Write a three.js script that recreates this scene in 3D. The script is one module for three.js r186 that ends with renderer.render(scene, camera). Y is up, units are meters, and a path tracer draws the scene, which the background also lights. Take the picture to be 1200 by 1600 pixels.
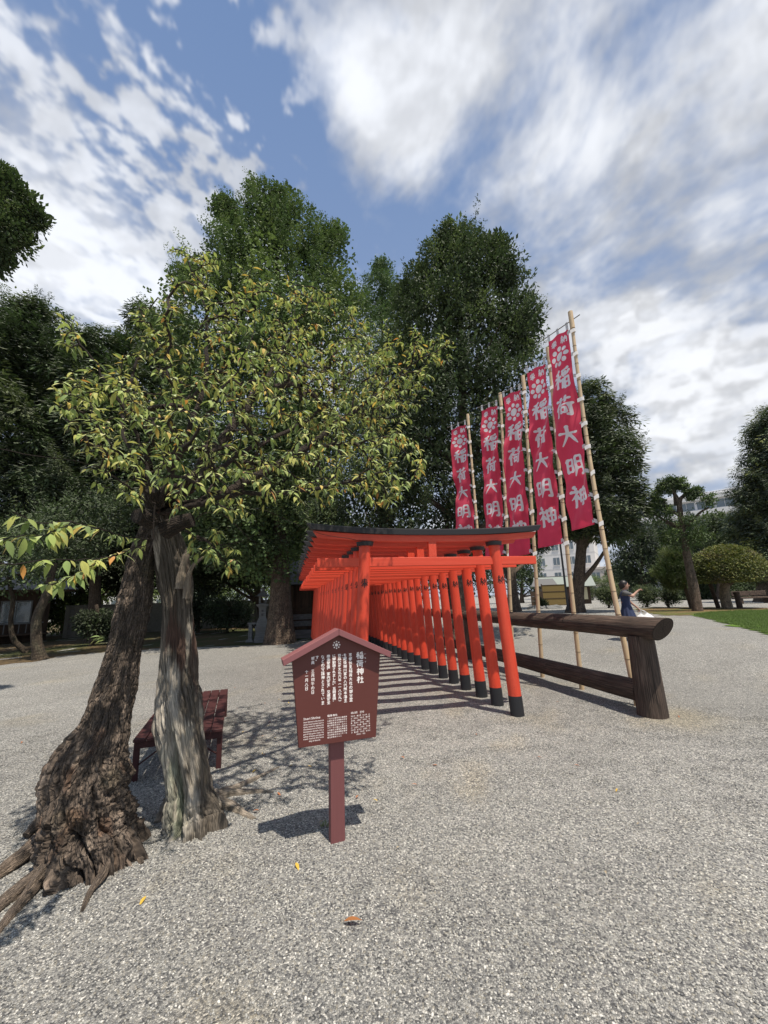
import * as THREE from 'three';
import { mergeGeometries, mergeVertices } from 'three/addons/utils/BufferGeometryUtils.js';
import { RoundedBoxGeometry } from 'three/addons/geometries/RoundedBoxGeometry.js';
import { ImprovedNoise } from 'three/addons/math/ImprovedNoise.js';
import { MarchingCubes } from 'three/addons/objects/MarchingCubes.js';

// ---------------------------------------------------------------- camera, sky, sun, exposure
const V = (x, y, z) => new THREE.Vector3(x, y, z);
const scene = new THREE.Scene();
const FOCAL = 640, EYE = 1.6, TILT = Math.atan(136 / 640), ROLL = 0.034;          // photo pixels (1200 x 1600)
const camera = new THREE.PerspectiveCamera(2 * Math.atan(800 / FOCAL) * 180 / Math.PI, 0.75, 0.1, 900);
camera.position.set(0, EYE, 0);
camera.rotation.order = 'YXZ';
camera.rotation.set(TILT, 0, -ROLL);
camera.updateMatrixWorld();
const renderer = new THREE.WebGLRenderer();
renderer.toneMapping = THREE.LinearToneMapping;
renderer.toneMappingExposure = 1.12;
renderer.shadowMap.enabled = true;
const SUN_DIR = V(0.20, 1, 0.30).normalize();
const sun = new THREE.DirectionalLight(0xfff2e2, 5.0);
sun.name = 'sun';
sun.position.copy(SUN_DIR).multiplyScalar(60);
sun.castShadow = true; sun.shadow.mapSize.set(4096, 4096); sun.shadow.radius = 1.2;
Object.assign(sun.shadow.camera, { left: -35, right: 35, top: 35, bottom: -35, near: 1, far: 140 });
scene.add(sun, sun.target);

// photo pixel -> ray; a pixel gives only a direction, distances come from the ground or the thing touched
const camX = V(1, 0, 0).applyQuaternion(camera.quaternion), camY = V(0, 1, 0).applyQuaternion(camera.quaternion), camZ = V(0, 0, -1).applyQuaternion(camera.quaternion);
const ray = (px, py) => camZ.clone().addScaledVector(camX, (px - 600) / FOCAL).addScaledVector(camY, -(py - 800) / FOCAL);
const EYEP = V(0, EYE, 0);
const atZ = (px, py, z) => { const d = ray(px, py); return EYEP.clone().addScaledVector(d, z / d.z); };
const atD = (px, py, dist) => { const d = ray(px, py); return EYEP.clone().addScaledVector(d, dist / Math.hypot(d.x, d.z)); };
const pxSize = (rpx, p) => rpx / FOCAL * p.clone().sub(EYEP).dot(camZ);

// ---------------------------------------------------------------- random, noise
function rng(seed) { let s = seed | 0; return () => { s = (s + 0x6d2b79f5) | 0; let t = Math.imul(s ^ (s >>> 15), 1 | s); t = (t + Math.imul(t ^ (t >>> 7), 61 | t)) ^ t; return ((t ^ (t >>> 14)) >>> 0) / 4294967296; }; }
const perlin = new ImprovedNoise();
const n3 = (x, y, z) => perlin.noise(x, y, z);
const hash2 = (x, y) => { let h = Math.imul(x | 0, 374761393) + Math.imul(y | 0, 668265263) | 0; h = Math.imul(h ^ (h >>> 13), 1274126177); return ((h ^ (h >>> 16)) >>> 0) / 4294967296; };
function vn(x, y) { const ix = Math.floor(x), iy = Math.floor(y), fx = x - ix, fy = y - iy, u = fx * fx * (3 - 2 * fx), v = fy * fy * (3 - 2 * fy);
  const a = hash2(ix, iy), b = hash2(ix + 1, iy), c = hash2(ix, iy + 1), d = hash2(ix + 1, iy + 1);
  return a + (b - a) * u + (c - a) * v + (a - b - c + d) * u * v; }
function fbm(x, y, o = 5, g = 0.5) { let s = 0, a = 0.5, t = 0; for (let i = 0; i < o; i++) { s += a * vn(x, y); t += a; a *= g; const nx = x * 1.62 - y * 1.18 + 17.3; y = x * 1.18 + y * 1.62 + 9.1; x = nx; } return s / t; }
// cell noise: distances to the nearest two points; wraps every `per` cells in x
function cells(x, y, per) { const ix = Math.floor(x), iy = Math.floor(y); let f1 = 9, f2 = 9, id = 0; for (let b = -1; b <= 1; b++) for (let a = -1; a <= 1; a++) { const cx = ((ix + a) % per + per) % per, dx = ix + a + .15 + .7 * hash2(cx, iy + b) - x, dy = iy + b + .15 + .7 * hash2(cx + 57, iy + b + 113) - y, d = Math.sqrt(dx * dx + dy * dy); if (d < f1) { f2 = f1; f1 = d; id = hash2(cx + 9, iy + b + 5); } else if (d < f2) f2 = d; } return [f2 - f1, id]; }
const sstep = (a, b, x) => { const t = Math.min(1, Math.max(0, (x - a) / (b - a))); return t * t * (3 - 2 * t); };
const lerp = (a, b, t) => a + (b - a) * t;

// ---------------------------------------------------------------- sky: air and clouds
(function makeSky() {
  const W = 2048, H = 1024, data = new Float32Array(W * H * 4);
  const blob = (px, py, r, w) => [ray(px, py).normalize(), Math.cos(2.6 * r * Math.PI / 180), w, r * Math.PI / 180];
  // banks of cloud and clear gaps, as directions with an angular size
  const banks = [blob(540, 130, 5, .36), blob(600, 190, 6, .46), blob(640, 260, 5, .5), blob(690, 190, 6, .42), blob(620, 90, 7, .28), blob(720, 90, 8, .30), blob(480, 30, 7, .26), blob(420, 60, 4, .16),
    blob(960, 200, 4, .36), blob(900, 270, 5, .34), blob(820, 290, 5, .34), blob(770, 300, 3, .25), blob(900, 40, 7, .22), blob(1150, 60, 9, .16), blob(1100, 330, 9, .22), blob(970, 400, 6, .16), blob(1180, 260, 5, .2),
    blob(1005, 500, 3.4, .5), blob(960, 550, 4, .42), blob(1030, 560, 5, .5), blob(1100, 590, 5, .34), blob(1170, 560, 4, .46), blob(1130, 640, 6, .40), blob(1040, 650, 6, .36), blob(1000, 700, 7, .34), blob(900, 470, 5, .2),
    blob(60, 330, 10, .34), blob(150, 400, 9, .34), blob(260, 400, 6, .16), blob(50, 180, 8, .12), blob(100, 480, 8, .28), blob(330, 200, 3, .22), blob(380, 230, 3, .26), blob(440, 265, 3, .16), blob(290, 70, 4, .14), blob(20, 420, 6, .2),
    blob(440, 180, 5, -.34), blob(500, 330, 6, -.42), blob(560, 380, 6, -.36), blob(480, 240, 4, -.36), blob(400, 110, 4, -.22), blob(300, 30, 5, -.16), blob(170, 40, 5, -.14), blob(120, 110, 5, -.12), blob(240, 180, 4, -.16), blob(760, 200, 4, -.20), blob(660, 360, 5, -.24), blob(820, 390, 6, -.14), blob(740, 350, 4, -.14), blob(1060, 250, 5, -.10), blob(860, 150, 4, -.08)];
  const flat = new Float64Array(banks.flatMap(([d, edge, w, r]) => [d.x, d.y, d.z, edge, w, r]));
  const heaps = [blob(1005, 495, 3.2, .7), blob(960, 550, 4, .7), blob(1030, 570, 5, .7), blob(1110, 610, 5, .6), blob(1175, 560, 3.6, .8), blob(1150, 640, 5, .6), blob(1050, 680, 6, .6), blob(1180, 760, 5, .5), blob(1300, 640, 7, .6), blob(-120, 620, 8, .6), blob(1500, 600, 8, .5)];
  for (let row = 0; row < H; row++) {
    const el = ((row + 0.5) / H - 0.5) * Math.PI, y = Math.sin(el), ch = Math.cos(el);
    for (let col = 0; col < W; col++) {
      const i = (row * W + col) * 4;
      if (y < -0.05) { data[i] = .2; data[i + 1] = .2; data[i + 2] = .2; data[i + 3] = 1; continue; }
      const a = ((col + 0.5) / W - 0.5) * 2 * Math.PI, x = Math.cos(a) * ch, z = Math.sin(a) * ch;
      const q = 1 / (Math.max(y, 0) + 0.22), X = x * q, Z = z * q;
      let m = 0;
      for (let k = 0; k < flat.length; k += 6) { const c = flat[k] * x + flat[k + 1] * y + flat[k + 2] * z; if (c > flat[k + 3]) { const t = Math.acos(Math.min(1, c)) / flat[k + 5]; m += flat[k + 4] * Math.exp(-t * t); } }
      const wx = fbm(X * 1.6 + 3, Z * 1.6 + 7, 3, .55) - .5, wz = fbm(X * 1.6 + 31, Z * 1.6 - 7, 3, .55) - .5;
      const big = fbm(X * 5 + wx * 1.6 + 11, Z * 5 + wz * 1.6 + 5, 6, .6), fine = fbm(X * 24 + wx * 3 + 51, Z * 24 + wz * 3 + 35, 4, .66);
      const u1 = X * .72 + Z * .69, u2 = -X * .69 + Z * .72;                       // high wisps lie along u1
      const wisp = fbm(u1 * 4 + wx * 2 + 77, u2 * 10 + wz * 2.5 + 13, 5, .6);
      const v1 = X * .50 - Z * .87, v2 = X * .87 + Z * .50;                        // rows of small clouds on the blue side
      const leftness = sstep(0.10, -0.45, x / (ch + 1e-6));
      const dap = leftness === 0 ? 0 : fbm(v1 * 27 + wx * 5, v2 * 36 + wz * 5 + 40, 4, .52), bands = leftness === 0 ? 0 : fbm(v1 * 2.0 + 8, v2 * 8 + wx * 1.6 + 3, 4, .55);
      const cov = lerp(.33, .05, leftness) + m * .62 + (big - .5) * 1.15 + (wisp - .5) * lerp(.75, .35, leftness) + (fine - .5) * .46;
      const thick = sstep(-.04, .90, cov);
      const speck = sstep(.42, .68, dap + (bands - .5) * .75 + m * .28) * leftness * .86;
      let alpha = 1 - (1 - thick) * (1 - speck);
      const low = sstep(.30, 0, y); alpha = lerp(alpha, Math.max(alpha, .6), low * .8);
      const t = Math.pow(Math.max(y, 0), .55);
      const air = [lerp(.46, .135, t), lerp(.55, .225, t), lerp(.70, .43, t)];
      // cloud body: bright where the banks stand, blue grey where it is a broad veil
      const body = fbm(X * 9 + wx * 2 - 9, Z * 9 + wz * 2 + 21, 5, .6);
      const b = Math.min(.94, lerp(.48, .72, sstep(.30, .68, body)) + .20 * sstep(.1, 1.0, m + (big - .5) * 1.4) + .15 * speck);
      const cl = [b * .955, b * .985, b * 1.045];
      let out = [0, 1, 2].map((c) => lerp(air[c], cl[c], alpha * .96));
      // low heaped cumulus: lumpy outline, bright heads, grey feet
      if (y < .62) {
        let k = 0, kUp = 0; const yu = y + .035;
        for (const [d, edge, w, r] of heaps) { const c = d.x * x + d.y * y + d.z * z; if (c > edge) { const tt = Math.acos(Math.min(1, c)) / r; k += w * Math.exp(-tt * tt); const cu = d.x * x + d.y * yu + d.z * z, tu = Math.acos(Math.max(-1, Math.min(1, cu))) / r; kUp += w * Math.exp(-tu * tu); } }
        if (k > .03) {
          const A = Math.atan2(z, x) * 9, lump = (p, q, o) => { let s = 0, am = .5; for (let n = 0; n < o; n++) { s += am * (1 - Math.abs(2 * vn(p, q) - 1)); am *= .48; p = p * 2.07 + 5; q = q * 2.07 + 3; } return s; };
          const h = lump(A * 1.5, el * 17, 4), hUp = lump(A * 1.5, (el + .024) * 17, 4), kk = Math.min(k, .9), dn = sstep(.46, .66, kk * .42 + h * .48), sh = sstep(-.13, .07, (kk * .3 + h * .6) - (Math.min(kUp, .9) * .3 + hUp * .6));
          const bb = lerp(.58, .92, sh); out = [lerp(out[0], bb * .97, dn * .72), lerp(out[1], bb * .99, dn * .72), lerp(out[2], bb * 1.03, dn * .72)];
        }
      }
      for (let c = 0; c < 3; c++) data[i + c] = out[c];
      data[i + 3] = 1;
    }
  }
  const sky = new THREE.DataTexture(data, W, H, THREE.RGBAFormat, THREE.FloatType);
  sky.mapping = THREE.EquirectangularReflectionMapping; sky.magFilter = THREE.LinearFilter; sky.minFilter = THREE.LinearFilter; sky.needsUpdate = true;
  scene.background = sky; scene.environment = sky;
})();
// ---------------------------------------------------------------- helpers
const used = new Map();
function numbered(name) { const k = used.get(name) ?? 0; used.set(name, k + 1); return k ? name + '_' + String(k).padStart(3, '0') : name; }
function mk(name, geo, mat, parent) { const o = new THREE.Mesh(geo, mat); o.name = name; o.castShadow = o.receiveShadow = true; parent.add(o); return o; }
function tag(o, label, category, group, kind) { if (label) o.userData.label = label; if (category) o.userData.category = category; if (group) o.userData.group = group; if (kind) o.userData.kind = kind; return o; }
function thing(name, label, category, pos, group) { const o = new THREE.Group(); o.name = numbered(name); if (pos) o.position.copy(pos); scene.add(o); return tag(o, label, category, group); }
function structure(name, geo, mat, label) { const o = mk(numbered(name), geo, mat, scene); return tag(o, label, null, null, 'structure'); }
const lin = (r, g, b) => new THREE.Color().setRGB(r, g, b);
const std = (c, rough = 0.8, extra = {}) => new THREE.MeshStandardMaterial({ color: Array.isArray(c) ? lin(...c) : c, roughness: rough, ...extra });
const box = (w, h, d, x = 0, y = 0, z = 0, r = 0.006) => { const g = new RoundedBoxGeometry(w, h, d, 1, Math.min(r, w * .3, h * .3, d * .3)); g.translate(x, y, z); return g; };
const plainBox = (w, h, d, x = 0, y = 0, z = 0) => { const g = new THREE.BoxGeometry(w, h, d); g.translate(x, y, z); return g; };
function canvasTex(w, h, draw, srgb = true) { const c = document.createElement('canvas'); c.width = w; c.height = h; draw(c.getContext('2d'), w, h); const t = new THREE.CanvasTexture(c); if (srgb) t.colorSpace = THREE.SRGBColorSpace; t.wrapS = t.wrapT = THREE.RepeatWrapping; t.anisotropy = 8; return t; }
function dataTex(w, h, fn, srgb = true) { const d = new Uint8Array(w * h * 4); for (let y = 0; y < h; y++) for (let x = 0; x < w; x++) { const c = fn(x, y), i = (y * w + x) * 4; d[i] = c[0]; d[i + 1] = c[1]; d[i + 2] = c[2]; d[i + 3] = 255; } const t = new THREE.DataTexture(d, w, h); if (srgb) t.colorSpace = THREE.SRGBColorSpace; t.wrapS = t.wrapT = THREE.RepeatWrapping; t.magFilter = THREE.LinearFilter; t.minFilter = THREE.LinearMipmapLinearFilter; t.generateMipmaps = true; t.needsUpdate = true; return t; }
// a swept tube: points, radii; shape(t, angle) multiplies the radius; colour(t, angle, p) gives vertex colours
function sweep(pts, radii, radial, { shape, colour, caps = true, closedEnd, uScale = 1, vScale = 1, endSkew = 0, startSkew = 0, refX } = {}) {
  const n = pts.length, pos = [], uv = [], col = [], idx = [];
  let ref = refX ? refX.clone() : V(1, 0, 0.15); let len = 0;
  const tmp = V(), T = V();
  for (let i = 0; i < n; i++) {
    T.copy(pts[Math.min(n - 1, i + 1)]).sub(pts[Math.max(0, i - 1)]).normalize();
    const X = ref.clone().addScaledVector(T, -ref.dot(T)).normalize(), Y = V().crossVectors(T, X); ref = X;
    if (i) len += pts[i].distanceTo(pts[i - 1]);
    for (let j = 0; j <= radial; j++) {
      const a = j / radial * Math.PI * 2, t = i / (n - 1), r = radii[i] * (shape ? shape(t, a, pts[i]) : 1), s = Math.sin(a), c = Math.cos(a);
      tmp.copy(pts[i]).addScaledVector(X, c * r).addScaledVector(Y, s * r);
      if (i === n - 1 && endSkew) tmp.addScaledVector(T, endSkew * (tmp.y - pts[i].y)); if (i === 0 && startSkew) tmp.addScaledVector(T, -startSkew * (tmp.y - pts[i].y));
      pos.push(tmp.x, tmp.y, tmp.z); uv.push(a / 6.2832 * uScale, len * vScale);
      if (colour) col.push(...colour(t, a, tmp));
      if (i && j) { const b = i * (radial + 1) + j, d = b - radial - 1; idx.push(d - 1, d, b - 1, d, b, b - 1); }
    }
  }
  if (caps) for (const [i, flip] of [[0, 1], [n - 1, 0]]) {
    const c0 = pos.length / 3; let cx = 0, cy = 0, cz = 0; for (let j = 0; j < radial; j++) { const k = (i * (radial + 1) + j) * 3; cx += pos[k]; cy += pos[k + 1]; cz += pos[k + 2]; }
    pos.push(cx / radial, cy / radial, cz / radial); uv.push(.5 * uScale, 0); if (colour) col.push(...colour(i ? 1 : 0, 0, pts[i]));
    for (let j = 0; j <= radial; j++) { const k = (i * (radial + 1) + j) * 3; pos.push(pos[k], pos[k + 1], pos[k + 2]); uv.push(uv[(k / 3) * 2], uv[(k / 3) * 2 + 1]); if (colour) col.push(col[k], col[k + 1], col[k + 2]); }
    for (let j = 0; j < radial; j++) flip ? idx.push(c0, c0 + 2 + j, c0 + 1 + j) : idx.push(c0, c0 + 1 + j, c0 + 2 + j);
  }
  const g = new THREE.BufferGeometry();
  g.setAttribute('position', new THREE.Float32BufferAttribute(pos, 3)); g.setAttribute('uv', new THREE.Float32BufferAttribute(uv, 2));
  if (colour) g.setAttribute('color', new THREE.Float32BufferAttribute(col, 3));
  g.setIndex(idx); g.computeVertexNormals();
  // weld the seam's normals
  const N = g.attributes.normal; for (let i = 0; i < n; i++) { const a = i * (radial + 1), b = a + radial; const v = V(N.getX(a) + N.getX(b), N.getY(a) + N.getY(b), N.getZ(a) + N.getZ(b)).normalize(); N.setXYZ(a, v.x, v.y, v.z); N.setXYZ(b, v.x, v.y, v.z); }
  return g;
}
const rod = (a, b, r0, r1 = r0, seg = 8) => sweep([a, b], [r0, r1], seg);
function curve(pts, n) { return new THREE.CatmullRomCurve3(pts, false, 'centripetal').getSpacedPoints(n); }
function ramp(list, t) { for (let i = 1; i < list.length; i++) if (t <= list[i][0]) { const [a, x] = list[i - 1], [b, y] = list[i]; return lerp(x, y, (t - a) / (b - a)); } return list[list.length - 1][1]; }

// ---------------------------------------------------------------- ground: gravel court, moss under the trees, lawn
// the court is level round the gates and rises a little to the far right
const groundY = (x, z) => 0.42 * sstep(6.5, 11, x * .8 - z * .35) + 0.012 * (n3(x * .55, 3.1, z * .55)) + 0.009 * n3(x * 1.9, 8, z * 1.9) + 0.008 * n3(x * 4.3, 5, z * 4.3);
const gnd = (px, py) => { let h = 0, p; for (let k = 0; k < 8; k++) { const d = ray(px, py); p = EYEP.clone().addScaledVector(d, (h - EYE) / d.y); h = groundY(p.x, p.z); } p.y = h; return p; };
const TILE = 2.8;
const pebbleTones = [[0.37, 0.373, 0.345], [0.301, 0.304, 0.285], [0.238, 0.242, 0.231], [0.181, 0.186, 0.181], [0.127, 0.131, 0.132], [0.55, 0.547, 0.503], [0.295, 0.286, 0.246], [0.077, 0.081, 0.084]];
const pickTone = (r) => r < .18 ? 0 : r < .36 ? 1 : r < .53 ? 2 : r < .68 ? 3 : r < .80 ? 4 : r < .89 ? 5 : r < .95 ? 6 : 7;
let gravelMap, gravelBump;
(function makeGravel() {
  const S = 2048, N = 300, cell = S / N, jx = new Float32Array(N * N), jy = new Float32Array(N * N), tone = [], rad = new Float32Array(N * N), inv = new Float32Array(N * N), r = rng(5);
  const toS = (v) => 255 * (v <= .0031308 ? v * 12.92 : 1.055 * Math.pow(v, 1 / 2.4) - .055);
  for (let i = 0; i < N * N; i++) { jx[i] = r(); jy[i] = r(); const t = pebbleTones[pickTone(r())], k = .85 + .3 * r(); tone.push(t.map((v) => v * k)); rad[i] = .62 + .5 * r(); inv[i] = 1 / (rad[i] * rad[i]); }
  const bump = new Uint8Array(S * S), col = new Uint8Array(S * S * 4), bcol = new Uint8Array(S * S * 4);
  const wrap = (v) => ((v % N) + N) % N;
  const wr = new Int32Array(N + 2); for (let k = 0; k < N + 2; k++) wr[k] = wrap(k - 1);
  const tn = new Float32Array(tone.flat()), gam = new Uint8Array(1025); for (let k = 0; k <= 1024; k++) gam[k] = Math.min(255, toS(k / 1024));
  for (let y = 0; y < S; y++) for (let x = 0; x < S; x++) {
    const gx = x / cell, gy = y / cell, ix = Math.floor(gx), iy = Math.floor(gy); let f1 = 9, f2 = 9, id = 0;
    for (let b = -1; b <= 1; b++) for (let a = -1; a <= 1; a++) { const k = wr[iy + b + 1] * N + wr[ix + a + 1], dx = ix + a + jx[k] - gx, dy = iy + b + jy[k] - gy, d = (dx * dx + dy * dy) * inv[k]; if (d < f1) { f2 = f1; f1 = d; id = k; } else if (d < f2) f2 = d; }
    f1 = Math.sqrt(f1); f2 = Math.sqrt(f2); const dome = Math.min(1, (f2 - f1) * 1.9), i = (y * S + x) * 4, grain = .93 + .14 * hash2(x, y + 7);
    const gapTone = (dome < .12 ? .86 : 1) * grain * 1024;  // pebble colour slightly darker in the gaps between stones, plus random grain
    for (let c = 0; c < 3; c++) col[i + c] = gam[Math.min(1024, tn[id * 3 + c] * gapTone) | 0];
    col[i + 3] = 255; const h = 255 * Math.min(1, Math.sqrt(dome) * (.6 + .4 * rad[id])); bcol[i] = bcol[i + 1] = bcol[i + 2] = h; bcol[i + 3] = 255;
  }
  const tex = (d, srgb) => { const t = new THREE.DataTexture(d, S, S); if (srgb) t.colorSpace = THREE.SRGBColorSpace; t.wrapS = t.wrapT = THREE.RepeatWrapping; t.magFilter = THREE.LinearFilter; t.minFilter = THREE.LinearMipmapLinearFilter; t.generateMipmaps = true; t.needsUpdate = true; return t; };
  gravelMap = tex(col, true); gravelBump = tex(bcol, false);
})();
function sheet(xs, zs, lift, tint, tile) {
  const pos = [], uv = [], col = [], idx = [], w = xs.length;
  zs.forEach((z, j) => xs.forEach((x, i) => { pos.push(x, groundY(x, z) + lift, z); uv.push(x / tile, z / tile); col.push(...tint(x, z)); if (i && j) { const b = j * w + i; idx.push(b - w - 1, b - 1, b - w, b - w, b - 1, b); } }));
  const g = new THREE.BufferGeometry(); g.setAttribute('position', new THREE.Float32BufferAttribute(pos, 3)); g.setAttribute('uv', new THREE.Float32BufferAttribute(uv, 2)); g.setAttribute('color', new THREE.Float32BufferAttribute(col, 3)); g.setIndex(idx); g.computeVertexNormals(); return g;
}
const spread = (n, far, a) => Array.from({ length: n }, (_, i) => { const t = i / (n - 1) * 2 - 1; return Math.sinh(t * a) / Math.sinh(a) * far; });
// sandy patches where the stones are thin, with their own ragged outline
const sandAt = (x, z) => { const p = fbm(x * .9 + 40, z * .9 + 12, 5, .6), q = fbm(x * 3.1, z * 3.1 + 50, 4, .6); return sstep(.62, .76, p * .8 + q * .25); };
// dusty bare earth trodden round the near rail post
const dustAt = (x, z) => sstep(.75, .25, Math.hypot((x - 3.55) * .9, z + 5.62) + .55 * (fbm(x * 4, z * 4 + 8, 4, .6) - .5));
const gravelTint = (x, z) => { const s = Math.max(sandAt(x, z), 1.6 * dustAt(x, z)), v = (.78 + .36 * fbm(x * .4 + 9, z * .4, 4)) * (.86 + .28 * fbm(x * 2.3 + 70, z * 2.3, 5, .6)); return [lerp(v, v * 1.08, s), lerp(v, v * 1.03, s), lerp(v, v * .93, s)]; };
const gravelMat = new THREE.MeshStandardMaterial({ map: gravelMap, bumpMap: gravelBump, bumpScale: 0.007, roughness: .93, vertexColors: true });
structure('gravel_ground', sheet(spread(300, 420, 7), spread(300, 420, 7), 0, gravelTint, TILE), gravelMat, 'pale grey gravel court in front of the gates');

// loose stones lying on the near court, real pebbles
{
  const g = new THREE.IcosahedronGeometry(1, 1), P = g.attributes.position;
  for (let i = 0; i < P.count; i++) { const v = V(P.getX(i), P.getY(i), P.getZ(i)), k = 1 + .35 * n3(v.x * 1.3 + 4, v.y * 1.3, v.z * 1.3); P.setXYZ(i, v.x * k, v.y * k * .72, v.z * k); }
  const gg = mergeVertices(g.deleteAttribute('uv').deleteAttribute('normal')); gg.computeVertexNormals();
  const r = rng(77), list = [];
  while (list.length < 150000) {
    const d = 1.2 + 6.2 * Math.pow(r(), .75), a = (r() - .5) * 1.75, x = Math.sin(a) * d * 1.02, z = -Math.cos(a) * d;
    if (r() < sandAt(x, z) * .8 + dustAt(x, z)) continue;
    if (x > 3.1 && Math.abs(x - 3.5) < .25 && Math.abs(z + 5.8) < .3) continue;
    list.push([x, z]);
  }
  const m = new THREE.InstancedMesh(gg, std([1, 1, 1], .85), list.length), M = new THREE.Matrix4(), Q = new THREE.Quaternion(), E = new THREE.Euler(), c = new THREE.Color();
  list.forEach(([x, z], i) => { const s = .0027 + .0042 * r() * r() * r() + .0016 * r(); E.set((r() - .5) * .7, r() * 6.3, (r() - .5) * .7); Q.setFromEuler(E); M.compose(V(x, groundY(x, z) + s * .25, z), Q, V(s * (.8 + .6 * r()), s, s)); m.setMatrixAt(i, M); const t = pebbleTones[pickTone(r())], k = .85 + .3 * r(); m.setColorAt(i, c.setRGB(t[0] * k, t[1] * k, t[2] * k)); });
  m.name = 'loose_gravel'; m.castShadow = m.receiveShadow = true; tag(m, 'loose grey and white gravel stones on the court', 'gravel', null, 'stuff'); scene.add(m);
}
function polySheet(pxEdge, far, lift, mat, name, label, step, tint, tile) {   // a ragged-edged patch: triangulated grid clipped to an outline
  const poly = [...pxEdge, ...far].map((p) => [p.x, p.z]);
  const inside = (x, z) => { let c = false; for (let i = 0, j = poly.length - 1; i < poly.length; j = i++) { const [xi, zi] = poly[i], [xj, zj] = poly[j]; if ((zi > z) !== (zj > z) && x < (xj - xi) * (z - zi) / (zj - zi) + xi) c = !c; } return c; };
  let x0 = 1e9, x1 = -1e9, z0 = 1e9, z1 = -1e9; for (const [x, z] of poly) { x0 = Math.min(x0, x); x1 = Math.max(x1, x); z0 = Math.min(z0, z); z1 = Math.max(z1, z); }
  const pos = [], uv = [], col = [], idx = [], map = new Map(), nx = Math.ceil((x1 - x0) / step), nz = Math.ceil((z1 - z0) / step);
  const vid = (i, j) => { const k = i * 100000 + j; if (!map.has(k)) { const x = x0 + i * step + (hash2(i, j) - .5) * step * .5, z = z0 + j * step + (hash2(j, i + 91) - .5) * step * .5; map.set(k, pos.length / 3); pos.push(x, groundY(x, z) + lift, z); uv.push(x / tile, z / tile); col.push(...tint(x, z)); } return map.get(k); };
  for (let i = 0; i < nx; i++) for (let j = 0; j < nz; j++) { const x = x0 + (i + .5) * step, z = z0 + (j + .5) * step, w = step * 1.6; if (inside(x + (fbm(x * .9, z * .9) - .5) * w, z + (fbm(x * .9 + 30, z * .9) - .5) * w)) { const a = vid(i, j), b = vid(i + 1, j), c = vid(i, j + 1), d = vid(i + 1, j + 1); idx.push(a, c, b, b, c, d); } }
  const g = new THREE.BufferGeometry(); g.setAttribute('position', new THREE.Float32BufferAttribute(pos, 3)); g.setAttribute('uv', new THREE.Float32BufferAttribute(uv, 2)); g.setAttribute('color', new THREE.Float32BufferAttribute(col, 3)); g.setIndex(idx); g.computeVertexNormals();
  structure(name, g, mat, label); return inside;
}
const soilTex = dataTex(512, 512, (x, y) => { const a = fbm(x / 24, y / 24, 5, .62), b = fbm(x / 5 + 50, y / 5, 3), k = .5 + .9 * a * b * 1.6; return [70 * k + 20, 62 * k + 18, 44 * k + 12]; });
const soilBump = dataTex(512, 512, (x, y) => { const v = 255 * fbm(x / 9, y / 9, 5, .6); return [v, v, v]; }, false);
const mossTint = (x, z) => { const m = sstep(.42, .62, fbm(x * .5 + 3, z * .5, 5, .6)); return [lerp(1.1, .55, m), lerp(.95, .85, m), lerp(.8, .35, m)]; };
polySheet([[-60, 1048], [0, 1041], [62, 1031], [130, 1022], [200, 1015], [270, 1013], [330, 1011], [390, 1009], [450, 1006], [500, 997]].map((p) => gnd(...p)), [V(-6, 0, -26), V(2, 0, -60), V(-70, 0, -60), V(-70, 0, -16)], .005, std([1, 1, 1], 1, { map: soilTex, bumpMap: soilBump, bumpScale: .02, vertexColors: true }), 'mossy_ground', 'dark mossy earth under the trees beside the gravel', .45, mossTint, 1.6);
const lawnEdge = [[1083, 961], [1100, 966], [1120, 971], [1145, 977], [1170, 983], [1200, 991], [1260, 1004], [1330, 1015]].map((p) => gnd(...p));
const lawnFar = [gnd(1500, 975), gnd(1400, 955), gnd(1200, 954), gnd(1150, 955), gnd(1110, 957)];
const grassTex = dataTex(512, 512, (x, y) => { const a = fbm(x / 10, y / 10, 5, .65), b = vn(x / 1.6, y / 3); const k = .55 + .7 * a * .8 + .25 * b; return [86 * k, 118 * k, 30 * k]; });
const insideLawn = polySheet(lawnEdge, lawnFar, .018, std([1, 1, 1], 1, { map: grassTex, bumpMap: soilBump, bumpScale: .03, vertexColors: true }), 'lawn', 'mown green lawn beside the gravel path', .3, (x, z) => { const v = .85 + .3 * fbm(x * .4, z * .4, 4); return [v, v, v]; }, 1.2);
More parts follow.
